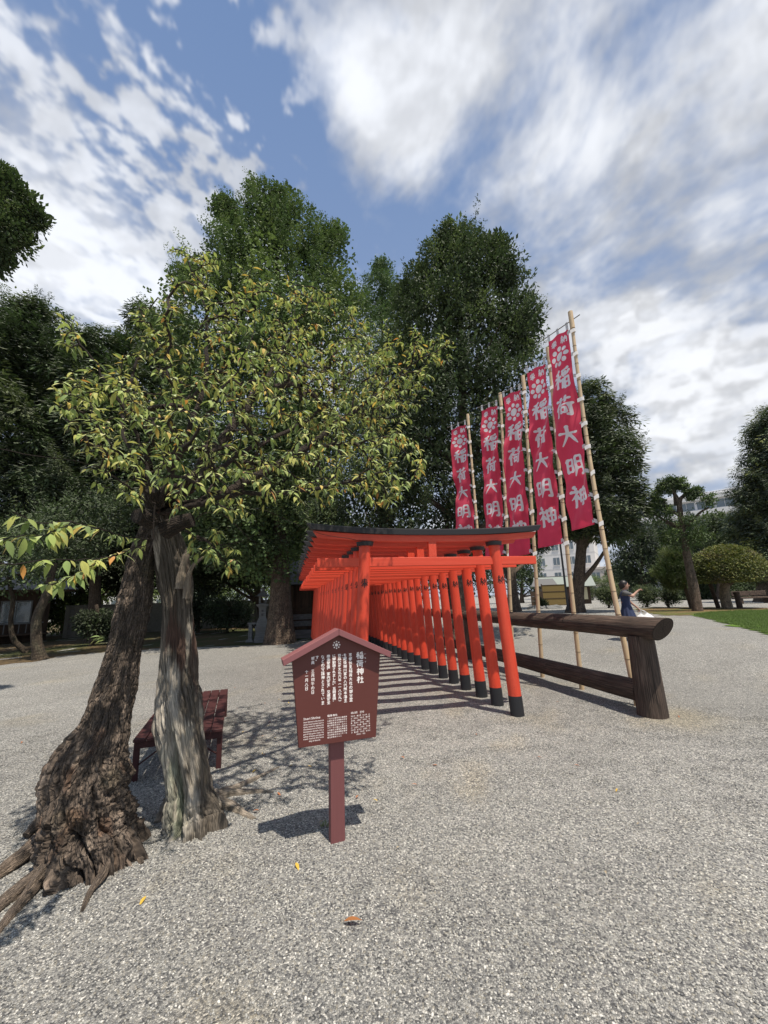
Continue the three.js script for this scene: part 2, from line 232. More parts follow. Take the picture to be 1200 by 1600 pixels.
{
  const r = rng(9), tuft = [];
  for (let k = 0; k < 7; k++) { const a = r() * 6.3, l = .6 + .5 * r(), lean = .35 + .4 * r(), w = .06; const g = new THREE.BufferGeometry(); const bx = Math.cos(a) * .25 * r(), bz = Math.sin(a) * .25 * r(), px = Math.cos(a + 1.57) * w, pz = Math.sin(a + 1.57) * w; g.setAttribute('position', new THREE.Float32BufferAttribute([bx - px, 0, bz - pz, bx + px, 0, bz + pz, bx + Math.cos(a) * lean * l, l, bz + Math.sin(a) * lean * l], 3)); g.setIndex([0, 1, 2]); g.computeVertexNormals(); tuft.push(g); }
  const g = mergeGeometries(tuft), pts = [], xs = [...lawnEdge, ...lawnFar].map((p) => p.x), zs = [...lawnEdge, ...lawnFar].map((p) => p.z), x0 = Math.min(...xs), x1 = Math.max(...xs), z0 = Math.min(...zs), z1 = Math.max(...zs);
  for (let k = 0; k < 60000 && pts.length < 30000; k++) { const x = lerp(x0, x1, r()), z = lerp(z0, z1, r()); if (insideLawn(x, z)) pts.push([x, z]); }
  const m = new THREE.InstancedMesh(g, new THREE.MeshPhysicalMaterial({ color: lin(1, 1, 1), roughness: .9, transmission: .3, side: THREE.DoubleSide }), pts.length), M = new THREE.Matrix4(), Q = new THREE.Quaternion(), c = new THREE.Color();
  pts.forEach(([x, z], i) => { const s = .04 + .05 * r(); Q.setFromAxisAngle(V(0, 1, 0), r() * 6.3); M.compose(V(x, groundY(x, z) + .015, z), Q, V(s, s, s)); m.setMatrixAt(i, M); const k = .7 + .6 * r(); m.setColorAt(i, c.setRGB(.10 * k, .17 * k, .028 * k)); });
  m.name = 'lawn_grass'; m.castShadow = m.receiveShadow = true; tag(m, 'short green grass blades of the lawn', 'grass', null, 'stuff'); scene.add(m);
}
polySheet([[1015, 958], [1040, 962], [1062, 962], [1085, 961], [1110, 957.5], [1200, 954]].map((p) => gnd(...p)), [gnd(1200, 950), gnd(1110, 949), gnd(1030, 949), gnd(990, 952)], .010, std([1, 1, 1], 1, { map: soilTex, bumpMap: soilBump, bumpScale: .02, vertexColors: true }), 'earth_strip', 'strip of bare earth and thin grass under the pruned trees', .35, (x, z) => { const m = sstep(.45, .6, fbm(x * .8, z * .8, 4)); return [lerp(1.9, 1.1, m), lerp(1.6, 1.5, m), lerp(1.3, .6, m)]; }, 1.6);
// ---------------------------------------------------------------- lettering: strokes on a 100 x 100 grid, one stroke per group, '~' for a stroke that thins out
const G = {
  大: '10,38 90,38/~50,8 48,42 12,94/~52,42 90,92', 明: '12,18 12,72/12,18 40,18 40,72/12,44 40,44/12,70 40,70/~58,12 57,60 44,94/58,12 88,12 88,90 78,86/58,36 88,36/58,60 88,60',
  神: '26,6 34,16/~10,26 42,26 8,62/27,46 27,95/32,46 43,58/52,24 52,70/52,24 92,24 92,70/52,46 92,46/52,70 92,70/72,6 72,97', 社: '26,6 34,16/~10,26 42,26 8,62/27,46 27,95/32,46 43,58/52,40 92,40/72,10 72,88/48,88 96,88',
  稲: '38,8 14,18/6,34 46,34/27,14 27,95/~26,38 6,68/29,40 44,58/90,6 54,16/56,24 62,36/72,22 75,34/~92,20 82,36/54,48 54,93/66,48 66,93/66,48 92,48 92,93/66,70 92,70/66,92 92,92',
  荷: '8,18 92,18/34,6 34,30/66,6 66,30/~30,32 8,64/20,50 20,96/34,42 96,42/80,42 80,92 70,87/42,56 42,78/42,56 64,56 64,78/42,78 64,78',
  奉: '20,16 80,16/14,30 86,30/6,46 94,46/~50,4 48,46 6,82/~56,46 94,80/30,64 70,64/24,78 76,78/50,54 50,98', 納: '30,4 14,24 28,30/40,16 14,44/12,46 42,42/28,44 28,95/16,58 8,80/38,56 44,74/54,28 54,95/54,28 92,28 92,92 84,88/~72,8 72,40 58,68/74,44 88,62',
  京: '50,4 50,16/8,18 92,18/26,30 26,52/26,30 74,30 74,52/26,52 74,52/50,52 50,94 42,90/28,64 12,86/72,64 90,86', 都: '10,22 48,22/30,6 30,40/4,40 56,40/54,10 8,60/22,52 22,92/22,52 48,52 48,92/22,72 48,72/22,90 48,90/64,10 64,96/64,10 90,10 78,42 92,60 78,72', 伏: '30,6 8,46/20,34 20,96/36,36 96,36/64,8 62,44 36,94/66,46 94,92/78,14 88,24',
  見: '26,6 26,64/26,6 74,6 74,64/26,25 74,25/26,44 74,44/26,62 74,62/40,64 36,82 10,94/60,64 60,90 92,90 92,78', の: '52,16 44,60 24,82 12,60 20,32 50,16 80,28 90,54 76,80 56,90', 御: '26,6 8,28/30,24 6,50/20,42 20,96/44,8 36,26/40,24 64,24/34,40 66,40/50,24 50,84/50,60 64,60/38,56 38,86/34,88 66,82/72,14 72,96/72,14 94,14 94,70 84,66', 分: '38,8 8,44/60,8 94,44/24,48 76,48 72,92 58,88/46,48 40,70 14,94',
  霊: '14,8 86,8/8,22 8,36/8,22 92,22 92,36/50,8 50,42/24,30 38,30/62,30 76,30/14,52 86,52/36,62 36,90/64,62 64,90/18,66 26,82/82,66 74,82/6,92 94,92', を: '14,22 76,22/44,6 36,40 14,62/26,48 52,46 54,74/88,44 44,62 42,86 86,90', 肥: '12,10 10,70 4,94/12,10 40,10 40,94/12,36 40,36/12,60 40,60/54,12 54,90 94,90 94,76/54,12 90,12 90,54/54,54 90,54/72,12 72,54', 後: '28,6 8,30/30,26 6,54/20,44 20,96/64,6 44,26 68,26/84,14 42,46/78,36 90,50/56,50 38,74/48,58 82,58 40,96/54,70 94,96',
  細: '28,4 12,24 28,30/38,16 12,44/10,46 42,42/26,44 26,95/14,58 6,80/38,56 44,74/54,18 54,90/54,18 92,18 92,90/54,52 92,52/54,88 92,88/73,18 73,88', 川: '18,10 16,60 6,94/50,14 50,84/84,8 84,96', 家: '50,2 50,14/8,16 8,32/8,16 92,16 92,32/22,32 78,32/54,32 14,58/46,44 62,70 56,94 44,90/52,58 14,78/58,68 10,94/82,40 60,56/60,54 94,90', 八: '36,20 30,60 6,92/56,14 66,60 94,92', 代: '30,6 8,46/20,34 20,96/36,38 94,30/60,8 68,60 94,94 96,78/78,10 88,20',
  熊: '30,4 14,22 42,20/12,30 12,66/12,30 44,30 44,66/12,42 44,42/12,54 44,54/60,6 60,30 92,30/90,10 60,20/60,38 60,64 92,64/90,44 60,52/10,78 6,94/36,78 38,94/62,78 66,94/86,76 94,94', 本: '8,30 92,30/50,6 50,96/48,32 8,76/52,32 92,76/30,72 70,72', 藩: '8,14 92,14/34,4 34,24/66,4 66,24/10,32 22,42/6,52 18,60/6,94 24,70/80,28 44,34/36,44 94,44/66,32 66,64/50,36 54,42/82,34 76,42/62,46 36,64/68,46 94,64/44,66 44,94/44,66 86,66 86,94/44,80 86,80/44,94 86,94/66,66 66,94', 主: '46,4 58,14/14,24 86,24/18,54 82,54/50,24 50,92/6,92 94,92',
  齊: '50,4 50,14/8,18 92,18/50,18 40,40/20,28 34,44/80,28 66,44/26,50 22,94/74,50 74,96/26,64 74,64/26,78 74,78/10,44 24,50/90,44 76,50', 茲: '8,18 92,18/34,6 34,28/66,6 66,28/30,32 12,52 36,54 8,84 44,82/44,70 50,90/70,32 54,52 80,54 56,84 90,82/86,70 96,90', 公: '36,8 10,50/62,8 92,50/46,46 22,88 76,84/66,66 86,94', が: '8,30 56,28 52,84 40,88/36,6 28,50 10,88/66,32 80,60/72,8 80,20/86,4 94,16', 文: '50,4 50,20/8,24 92,24/72,26 50,66 8,94/26,34 52,70 94,94', 化: '32,6 8,52/22,38 22,96/86,24 48,50/52,8 52,88 94,88 94,70',
  六: '50,6 50,26/8,34 92,34/34,50 10,92/64,50 92,92', 年: '30,4 10,34/26,20 88,20/24,46 84,46/24,46 24,70/6,70 94,70/56,20 56,98', 一: '8,50 92,50', '〇': '50,14 22,28 14,50 22,74 50,86 78,74 86,50 78,28 50,14', 九: '8,32 72,32 70,86 94,88 96,70/40,6 38,50 8,92', に: '18,14 14,60 20,92/44,26 84,24/40,62 44,84 90,86', 勧: '20,4 8,24/14,20 52,20/8,34 54,34/26,20 26,34/20,38 8,58/16,50 16,94/16,50 52,50/16,64 50,64/16,78 50,78/16,92 54,92/34,38 34,92/58,30 92,30 88,90 78,86/74,8 70,50 54,94', 請: '10,8 36,8/4,22 42,22/10,36 36,36/10,50 36,50/10,64 10,92/10,64 36,64 36,92/10,92 36,92/48,14 94,14/70,4 70,44/52,28 90,28/46,42 96,42/54,54 54,96/54,54 88,54 88,94/54,68 88,68/54,80 88,80',
  さ: '14,30 84,24/42,6 72,56/26,60 30,84 70,90', れ: '28,6 28,96/8,30 40,28 8,76/28,50 62,24 70,36 64,80 92,80', ま: '14,22 84,22/18,42 80,42/50,6 50,80 30,92 20,76 50,70 84,90', し: '30,8 28,70 44,90 70,84 86,62', た: '8,28 56,26/36,6 12,94/56,46 90,44/54,68 60,86 92,88', '。': '20,10 10,20 20,30 30,20 20,10', '、': '12,6 30,28', 五: '12,12 88,12/44,12 34,90/18,48 76,48 72,90/6,90 94,90', 穀: '8,14 50,14/28,4 28,26/12,26 46,26/6,36 6,46/6,36 52,36 52,46/34,50 12,58/6,66 50,66/28,54 28,96/26,68 6,88/62,8 60,34 52,42/62,8 84,8 84,34 94,34/56,52 88,52 56,96/60,58 94,96',
  豊: '22,12 22,42/22,12 78,12 78,42/22,27 78,27/22,42 78,42/40,4 40,42/60,4 60,42/10,50 90,50/28,58 28,76/28,58 72,58 72,76/28,76 72,76/36,78 40,90/64,78 60,90/6,92 94,92', 穣: '34,6 12,14/6,30 40,30/24,12 24,94/22,34 6,64/68,4 68,14/46,16 94,16/46,30 92,30/46,44 92,44/58,22 58,56/80,22 80,56/44,58 96,58/56,58 44,94/66,58 94,94', 商: '50,4 50,14/8,16 92,16/36,20 40,30/64,20 60,30/12,34 12,96/12,34 88,34 88,94/42,38 24,54/58,38 76,54/34,60 34,84/34,60 66,60 66,84/34,84 66,84', 売: '14,14 86,14/50,4 50,34/24,34 76,34/8,46 8,60/8,46 92,46 92,60/38,56 34,78 10,94/60,56 60,90 92,90 92,76',
  繁: '20,4 8,20/16,12 52,12/14,24 50,24/4,36 54,36/28,12 28,46/66,4 56,24/62,18 94,18/84,18 58,48/66,26 94,48/44,50 28,60 60,60/66,52 28,70/16,74 84,72/50,72 50,96/34,80 20,92/66,80 82,92', 盛: '14,12 90,12/14,12 10,50 4,60/14,30 44,30 42,54/56,4 64,40 92,54/84,24 60,50/20,64 20,90/20,64 80,64 80,90/40,64 40,90/60,64 60,90/4,92 96,92', 内: '14,26 14,96/14,26 86,26 86,94 74,90/50,6 48,46 24,76/52,46 76,74', 安: '50,4 50,16/8,18 8,34/8,18 92,18 92,34/6,50 94,50/44,32 28,70 80,94/70,50 58,78 14,94', 全: '50,6 8,44/50,6 92,44/24,46 76,46/28,66 72,66/50,46 50,92/8,92 92,92',
  交: '50,4 50,20/8,22 92,22/34,34 16,52/66,34 86,52/66,48 48,74 10,96/32,48 54,76 92,96', 通: '10,10 20,24/4,40 22,40 22,78/4,92 24,78 50,92 96,92/38,8 84,8 64,22/40,28 40,80/40,28 86,28 86,80/40,46 86,46/40,62 86,62/63,28 63,80', な: '8,26 52,24/36,6 8,62/64,24 86,38/66,46 66,80 40,90 34,76 60,72 88,88', ど: '34,8 42,46/76,30 30,54 22,76 40,90 82,88/76,4 84,16/88,2 96,12', 守: '50,4 50,16/8,18 8,34/8,18 92,18 92,34/14,50 86,50/66,36 66,92 52,88/30,64 42,78',
  護: '10,8 34,8/4,22 40,22/10,36 34,36/10,50 34,50/10,64 10,92/10,64 34,64 34,92/10,92 34,92/46,12 94,12/60,4 60,20/80,4 80,20/58,24 46,42/54,34 54,66/54,34 92,34/54,44 90,44/54,54 90,54/54,66 94,66/72,26 72,66/52,74 86,74 48,96/58,80 94,96', と: '36,8 44,46/80,28 28,56 22,76 42,90 84,88', て: '10,20 90,14/86,14 52,40 48,70 76,92', い: '18,20 20,62 34,82/74,26 84,60', す: '8,24 92,24/58,6 58,60 44,68 40,52 56,46 58,70 38,94', り: '30,12 28,56/70,8 70,56 44,92', 祭: '34,4 8,38/16,20 48,20 12,52/58,8 92,8 62,44/56,14 94,48/32,46 68,46/16,60 84,60/50,60 50,92 40,90/30,70 14,88/70,70 88,88', 典: '20,18 20,70/20,18 80,18 80,70/40,6 40,70/60,6 60,70/20,44 80,44/4,70 96,70/34,76 14,94/66,76 88,94',
  三: '16,16 84,16/22,50 78,50/8,88 92,88', 月: '26,10 24,64 10,94/26,10 80,10 80,92 68,88/26,36 80,36/26,62 80,62', 初: '26,4 32,14/8,24 44,24 6,60/26,44 26,95/32,46 44,56/54,18 92,18 88,88 76,84/70,18 66,56 48,92', 午: '30,4 12,34/24,22 86,22/6,54 94,54/50,22 50,98', 日: '22,10 22,92/22,10 78,10 78,92/22,50 78,50/22,90 78,90', 十: '8,42 92,42/50,6 50,96', '(': '12,80 30,62 70,62 88,80', ')': '12,20 30,38 70,38 88,20',
  이: '44,12 24,26 18,52 30,80 50,80 64,52 56,24 44,12/84,4 84,96', 나: '16,14 16,76 60,76/80,4 80,96/80,46 98,46', 리: '12,16 56,16 56,46 14,46 14,80 60,76/84,4 84,96', 신: '36,10 10,50/38,20 62,50/80,4 80,66/22,64 22,92 84,92', 사: '34,12 8,84/36,40 64,84/78,4 78,96/78,46 98,46', 는: '24,8 24,32 80,32/6,48 94,48/22,62 22,92 82,92', 의: '40,10 20,34 40,56 62,34 40,10/6,76 68,72/84,4 84,96', 다: '56,14 14,14 14,76 60,74/80,4 80,96/80,46 98,46', 로: '18,8 80,8 80,26 20,26 20,46 84,46/50,50 50,80/6,84 94,84', 을: '40,4 24,14 40,26 62,14 40,4/6,36 94,36/22,50 78,50 78,66 22,66 22,90 82,90', 가: '10,18 54,18 46,60 12,92/78,4 78,96/78,46 98,46',
};
const GP = Object.fromEntries(Object.entries(G).map(([k, s]) => [k, s.split('/').map((st) => ({ thin: st[0] === '~', pts: st.replace('~', '').split(' ').map((p) => p.split(',').map(Number)) }))]));
function glyph(ctx, ch, x, y, size, weight, brush, w = size) {     // x, y: top left
  const g = GP[ch]; if (!g) return;
  for (const { thin, pts } of g) {
    if (!brush) { ctx.lineWidth = weight; ctx.lineCap = 'butt'; ctx.lineJoin = 'miter'; ctx.beginPath(); pts.forEach(([a, b], i) => ctx[i ? 'lineTo' : 'moveTo'](x + a / 100 * w, y + b / 100 * size)); ctx.stroke(); continue; }
    const dense = []; for (let i = 1; i < pts.length; i++) for (let k = 0; k < 24; k++) dense.push([lerp(pts[i - 1][0], pts[i][0], k / 24), lerp(pts[i - 1][1], pts[i][1], k / 24)]); dense.push(pts[pts.length - 1]);
    const sm = dense.map((_, i) => { let a = 0, b = 0, n = 0; for (let k = -5; k <= 5; k++) { const p = dense[i + k]; if (p) { a += p[0]; b += p[1]; n++; } } return [a / n, b / n]; });
    const horiz = Math.abs(pts[0][0] - pts[pts.length - 1][0]) > Math.abs(pts[0][1] - pts[pts.length - 1][1]);
    sm.forEach(([a, b], i) => { const t = i / (sm.length - 1); let k = horiz ? .72 + .35 * Math.abs(t - .45) * 2 : 1.12 - .22 * Math.sin(t * 3.14); if (thin) k = t < .5 ? 1.1 : 1.1 - (t - .5) * 1.5; k *= 1 + .25 * Math.max(0, .12 - t) / .12; ctx.beginPath(); ctx.ellipse(x + a / 100 * w, y + b / 100 * size, weight * k * .5, weight * k * .42, -.6, 0, 6.3); ctx.fill(); });
  }
}
function crest(ctx, cx, cy, R, kx = 1, core = .44, dot = .235) { ctx.beginPath(); ctx.ellipse(cx, cy, R * core * kx, R * core, 0, 0, 6.3); ctx.fill(); for (let k = 0; k < 8; k++) { const a = k * Math.PI / 4; ctx.beginPath(); ctx.ellipse(cx + Math.cos(a) * R * .8 * kx, cy + Math.sin(a) * R * .8, R * dot * kx, R * dot, 0, 0, 6.3); ctx.fill(); } }

// ---------------------------------------------------------------- torii gates
const ROW = V(-.2235, 0, -.9747), ACROSS = V(.9747, 0, -.2235), FIRST = V(1.722, 0, -6.035), STEP = .568, HALF = 1.09;
const ROWYAW = Math.atan2(.2235, .9747);       // local +x = ACROSS, local -z = ROW
const paintBump = dataTex(256, 256, (x, y) => { const v = 150 + 70 * fbm(x / 40, y / 6, 4) + 30 * vn(x / 2, y / 2); return [v, v, v]; }, false);
function shaftTex(ch) {   // vermilion paint with weathering and the brushed character; u runs round the post, v up it
  return canvasTex(512, 2048, (c, w, h) => {
    c.fillStyle = 'rgb(224,75,48)'; c.fillRect(0, 0, w, h); const r = rng(ch.charCodeAt(0));
    for (let k = 0; k < 900; k++) { const y = r() * h; c.fillStyle = r() < .5 ? `rgba(190,50,30,${.03 + .05 * r()})` : `rgba(245,110,80,${.03 + .05 * r()})`; c.fillRect(r() * w, y, 4 + r() * 30, 30 + r() * 260); }
    for (let k = 0; k < 260; k++) { c.fillStyle = `rgba(236,196,176,${.08 + .22 * r()})`; c.fillRect(r() * w, h - r() * r() * h * .35, 1 + r() * 4, 2 + r() * 7); }
    for (let k = 0; k < 90; k++) { const x = r() * w; c.fillStyle = `rgba(150,40,24,${.05 + .12 * r()})`; c.fillRect(x, r() * h, 1 + r() * 3, 80 + r() * 500); }
    for (let k = 0; k < 120; k++) { c.fillStyle = `rgba(120,40,25,${.15 + .25 * r()})`; c.fillRect(r() * w, h - r() * r() * h * .5, 1 + r() * 3, 2 + r() * 10); }
    c.fillStyle = 'rgb(24,18,18)'; const s = 124; glyph(c, ch, w / 2 - s * .5, h * .212, s, 14, true, s * 1.0);
  });
}
const beamTex = canvasTex(1024, 256, (c, w, h) => { c.fillStyle = 'rgb(226,77,50)'; c.fillRect(0, 0, w, h); const r = rng(4); for (let k = 0; k < 900; k++) { c.fillStyle = r() < .5 ? `rgba(180,46,28,${.04 + .08 * r()})` : `rgba(248,124,94,${.04 + .08 * r()})`; c.fillRect(r() * w, r() * h, 30 + r() * 200, 2 + r() * 8); } });
const redOpt = { roughness: .5, bumpMap: paintBump, bumpScale: .0016 };
const shaftMat = { 奉: new THREE.MeshStandardMaterial({ map: shaftTex('奉'), ...redOpt }), 納: new THREE.MeshStandardMaterial({ map: shaftTex('納'), ...redOpt }) };
const beamMat = new THREE.MeshStandardMaterial({ map: beamTex, ...redOpt });
const blackMat = std([.014, .015, .018], .55, { bumpMap: paintBump, bumpScale: .0008 }), footMat = std([.018, .02, .024], .62, { bumpMap: paintBump, bumpScale: .001, map: canvasTex(256, 256, (c, w, h) => { c.fillStyle = '#fff'; c.fillRect(0, 0, w, h); const r = rng(8); for (let k = 0; k < 220; k++) { c.fillStyle = `rgba(${r() < .3 ? '255,250,235' : '150,150,150'},${.3 * r()})`; c.fillRect(r() * w, h * (1 - .55 * r() * r()), 1 + 3 * r(), 2 + r() * 9); } }) });
// curved lintel: a bar with a rising, upturned sweep toward both ends
function lintel(half, y0, y1, depth, rise, flare, ang = 0) {
  const n = 28, pos = [], uv = [], idx = [];
  for (let i = 0; i <= n; i++) {
    const t = i / n * 2 - 1, lift = rise * Math.pow(Math.abs(t), 2.4);
    const sec = [[y0, -depth / 2], [y0, depth / 2], [y1 - ang, depth / 2], [y1, 0], [y1 - ang, -depth / 2]];
    sec.forEach(([y, z], k) => { const x = t * (half + flare * (y - y0) / (y1 - y0)); pos.push(x, y + lift, z); uv.push(x * .4, k * .2); });
    if (i) for (let k = 0; k < 5; k++) { const a = (i - 1) * 5 + k, b = (i - 1) * 5 + (k + 1) % 5, c = a + 5, d = b + 5; idx.push(a, c, b, b, c, d); }
  }
  for (const [o, f] of [[0, 1], [n * 5, 0]]) { for (let k = 1; k < 4; k++) f ? idx.push(o, o + k, o + k + 1) : idx.push(o, o + k + 1, o + k); }
  const g = new THREE.BufferGeometry(); g.setAttribute('position', new THREE.Float32BufferAttribute(pos, 3)); g.setAttribute('uv', new THREE.Float32BufferAttribute(uv, 2)); g.setIndex(idx);
  const ng = g.toNonIndexed(); ng.computeVertexNormals(); return ng;
}
const LEAN = .055, PR = .088, PTOP = 2.345;
function postGeo(y0, y1, r0, r1, side, seg = 28) { const g = new THREE.CylinderGeometry(r1, r0, y1 - y0, seg, 1, false, Math.PI); g.translate(0, (y0 + y1) / 2, 0); const P = g.attributes.position; for (let i = 0; i < P.count; i++) P.setX(i, P.getX(i) + side * (HALF - LEAN * P.getY(i))); return g; }
const TG = {
  shaft: { 1: postGeo(.25, PTOP - .03, PR, PR * .9, 1), [-1]: postGeo(.25, PTOP - .03, PR, PR * .9, -1) },
  foot: { 1: postGeo(-.05, .25, PR + .005, PR + .003, 1), [-1]: postGeo(-.05, .25, PR + .005, PR + .003, -1) },
  ring: { 1: postGeo(PTOP - .03, PTOP + .025, PR + .022, PR + .032, 1), [-1]: postGeo(PTOP - .03, PTOP + .025, PR + .022, PR + .032, -1) },
  nuki: box(3.22, .118, .07, 0, 2.095, 0, .006), strut: box(.115, .22, .07, 0, 2.264, 0, .005),
  shimaki: lintel(1.60, 2.372, 2.462, .078, .06, .06), cap: lintel(1.68, 2.4635, 2.562, .155, .075, .07, .025), wedge: box(.05, .035, .10, 0, 0, 0, .004),
};
{ // cylinder uv: keep v over the whole shaft; the wedge stands on the nuki beside each post
  const ord = ['first', 'second', 'third', 'fourth', 'fifth', 'sixth', 'seventh', 'eighth', 'ninth', 'tenth', 'eleventh', 'twelfth', 'thirteenth', 'fourteenth', 'fifteenth', 'sixteenth', 'seventeenth', 'eighteenth', 'nineteenth', 'twentieth', 'twenty-first'];
  let proto; const r = rng(31), fades = new Map();
  for (let k = 0; k < 21; k++) {
    let t;
    if (!k) {
      t = proto = thing('torii_gate', '', 'gate');
      for (const s of [-1, 1]) { const p = mk('post', TG.shaft[s], shaftMat[s < 0 ? '奉' : '納'], t); mk('black_foot', TG.foot[s], footMat, p); mk('top_ring', TG.ring[s], blackMat, p); }
      mk('tie_beam', TG.nuki, beamMat, t); mk('centre_strut', TG.strut, beamMat, t); mk('lower_lintel', TG.shimaki, beamMat, t); mk('lintel_cap', TG.cap, blackMat, t);
    } else { t = proto.clone(); t.name = numbered('torii_gate'); scene.add(t); }
    t.position.copy(FIRST).addScaledVector(ROW, STEP * k + (k ? (r() - .5) * .05 : 0)).addScaledVector(ACROSS, -HALF + (k ? (r() - .5) * .03 : 0));
    t.rotation.y = ROWYAW + (k ? (r() - .5) * .012 : 0); t.scale.y = 1 + (k ? (r() - .5) * .012 : 0);
    const fade = [null, [1.0, .93, .90], [.93, .96, 1.0], [1.02, 1.06, 1.1]][k % 7 < 4 ? Math.floor(r() * 4) : 0]; if (fade) t.traverse((o) => { if (o.isMesh && o.material.map && o.material !== footMat) { const key = o.material.uuid + fade[0]; if (!fades.has(key)) { const m = o.material.clone(); m.color.setRGB(...fade); fades.set(key, m); } o.material = fades.get(key); } });
    tag(t, k === 0 ? 'vermilion torii gate with black lintel cap at the front of the row' : k === 20 ? 'vermilion torii gate at the far end of the row, by the dark shrine' : `vermilion torii gate with black cap, ${ord[k]} in the row from the front gate`, 'gate', 'vermilion torii gates in a row');
  }
}

// ---------------------------------------------------------------- notice board
{
  const sg = gnd(527, 1313), s = thing('notice_board', 'maroon wooden shrine notice board with white writing on a square post', 'sign', V(sg.x, 0, sg.z)); s.rotation.y = 18.8 * Math.PI / 180;
  const woodTex = canvasTex(512, 512, (c, w, h) => { c.fillStyle = 'rgb(124,76,76)'; c.fillRect(0, 0, w, h); const r = rng(12); for (let k = 0; k < 500; k++) { c.fillStyle = `rgba(${r() < .5 ? '84,46,48' : '160,112,112'},${.05 + .1 * r()})`; c.fillRect(r() * w, r() * h, 1 + r() * 3, 40 + r() * 300); } });
  const grain = dataTex(256, 256, (x, y) => { const v = 255 * fbm(x / 3, y / 60, 4, .6); return [v, v, v]; }, false);
  const wood = new THREE.MeshStandardMaterial({ map: woodTex, bumpMap: grain, bumpScale: .0012, roughness: .62 });
  mk('post', box(.10, .72, .075, 0, .30, -.01, .006), wood, s);
  const shape = new THREE.Shape([[-.272, .636], [.272, .636], [.322, 1.205], [0, 1.352], [-.322, 1.205]].map((p) => new THREE.Vector2(...p)));
  const boardC = 'rgb(98,52,46)';
  const edge = std(boardC, .6); const bd = new THREE.ExtrudeGeometry(shape, { depth: .034, bevelEnabled: true, bevelSize: .002, bevelThickness: .002, bevelSegments: 1 }); bd.translate(0, 0, .032);
  const board = mk('board', bd, edge, s);
  const fg = new THREE.ShapeGeometry(shape); { const P = fg.attributes.position, U = fg.attributes.uv; for (let i = 0; i < P.count; i++) U.setXY(i, (P.getX(i) + .34) / .68, (P.getY(i) - .62) / .76); } fg.translate(0, 0, .0705);
  const W = 1824, Hh = 2040, X = (u) => (u + .34) / .68 * W, Y = (y) => (1 - (y - .62) / .76) * Hh, k = W / .68;
  const face = canvasTex(W, Hh, (c) => {
    c.fillStyle = boardC; c.fillRect(0, 0, W, Hh); const r = rng(6);
    for (let i = 0; i < 900; i++) { c.fillStyle = `rgba(${r() < .5 ? '70,36,32' : '128,78,70'},${.02 + .04 * r()})`; c.fillRect(r() * W, r() * Hh, 60 + r() * 300, 1 + r() * 4); }
    for (let i = 0; i < 26; i++) { c.fillStyle = `rgba(190,150,140,${.1 + .25 * r()})`; c.fillRect(r() * W, r() * Hh, 2 + r() * 26, 2 + r() * 3); }
    c.strokeStyle = c.fillStyle = 'rgb(240,236,232)';
    crest(c, X(-.008), Y(1.285), .029 * k, 1, .40, .185);
    [...'稲荷神社'].forEach((ch, i) => glyph(c, ch, X(.136), Y(1.226 - i * .0555), .053 * k, .0082 * k, false, .057 * k));
    [...'いなり'].forEach((ch, i) => glyph(c, ch, X(.200), Y(1.214 - i * .027), .014 * k, .0022 * k, false));
    const cols = ['京都伏見稲荷大社の御分霊', 'を肥後細川家の八代熊本藩主', '齊茲公が文化六年(一八〇九)', 'に御勧請されました。五穀豊穣、', '商売繁盛、家内安全、交通安全', 'などの守護神とされていま', 'す。'];
    cols.forEach((t, j) => { const n = t.length, st = j === 6 ? .027 : .334 / n; [...t].forEach((ch, i) => glyph(c, ch, X(.081 - j * .0405), Y(1.222 - i * st), Math.min(st * .95, .027) * k, .0043 * k, false, .0255 * k)); });
    [...'なりしげ'].slice(0, 2).forEach((ch, i) => glyph(c, ch, X(.030), Y(1.214 - i * .016), .009 * k, .0016 * k, false));
    [...'祭典'].forEach((ch, i) => glyph(c, ch, X(-.193), Y(1.216 - i * .0275), .0255 * k, .0037 * k, false));
    [...'三月初午の日'].forEach((ch, i) => glyph(c, ch, X(-.193), Y(1.130 - i * .0275), .0255 * k, .0037 * k, false));
    [...'十一月八日'].forEach((ch, i) => glyph(c, ch, X(-.236), Y(1.130 - i * .0275), .0255 * k, .0037 * k, false));
    c.font = `bold ${.0205 * k}px sans-serif`; c.textBaseline = 'top'; c.fillText('Inari Shrine', X(-.243), Y(.823));
    c.font = `bold ${.0124 * k}px sans-serif`;
    ['Inari Shrine is the branch', 'shrine from Fushimi Inari in', 'Kyoto, invited in 1809 by the', 'Hosokawa lord of the 8th', 'Kumamoto domain. It is a', 'god of rich grain, trade, the', 'safety of home and also of', 'travel. Festival: first horse'].forEach((t, i) => c.fillText(t, X(-.243), Y(.797 - i * .0152), .140 * k)); c.fillText('day of March', X(-.205), Y(.675));
    [...'稲荷神社'].forEach((ch, i) => glyph(c, ch, X(-.078 + i * .0185), Y(.822), .0165 * k, .0024 * k, false));
    const zh = '一八〇九年細川家主公文化御分霊京都伏見稲荷大社守護神五穀豊穣商売繁盛家内安全交通安全祭典三月初午日十一月八日';
    for (let j = 0; j < 9; j++) for (let i = 0; i < (j === 8 ? 8 : 11); i++) glyph(c, zh[(j * 11 + i * 3) % zh.length], X(-.078 + i * .0129), Y(.800 - j * .0150), .0108 * k, .0016 * k, false);
    [...'이나리 신사'].forEach((ch, i) => glyph(c, ch, X(.090 + i * .0165), Y(.822), .0165 * k, .0026 * k, false));
    const ko = '이나리신사는의다로을가'; for (let j = 0; j < 9; j++) for (let i = 0; i < (j === 8 ? 6 : 13); i++) if ((i + j * 2) % 4 !== 3) glyph(c, ko[(i * 5 + j * 3) % ko.length], X((j === 8 ? .13 : .090) + i * .0109), Y(.797 - j * .0152), .0108 * k, .0016 * k, false);
  });
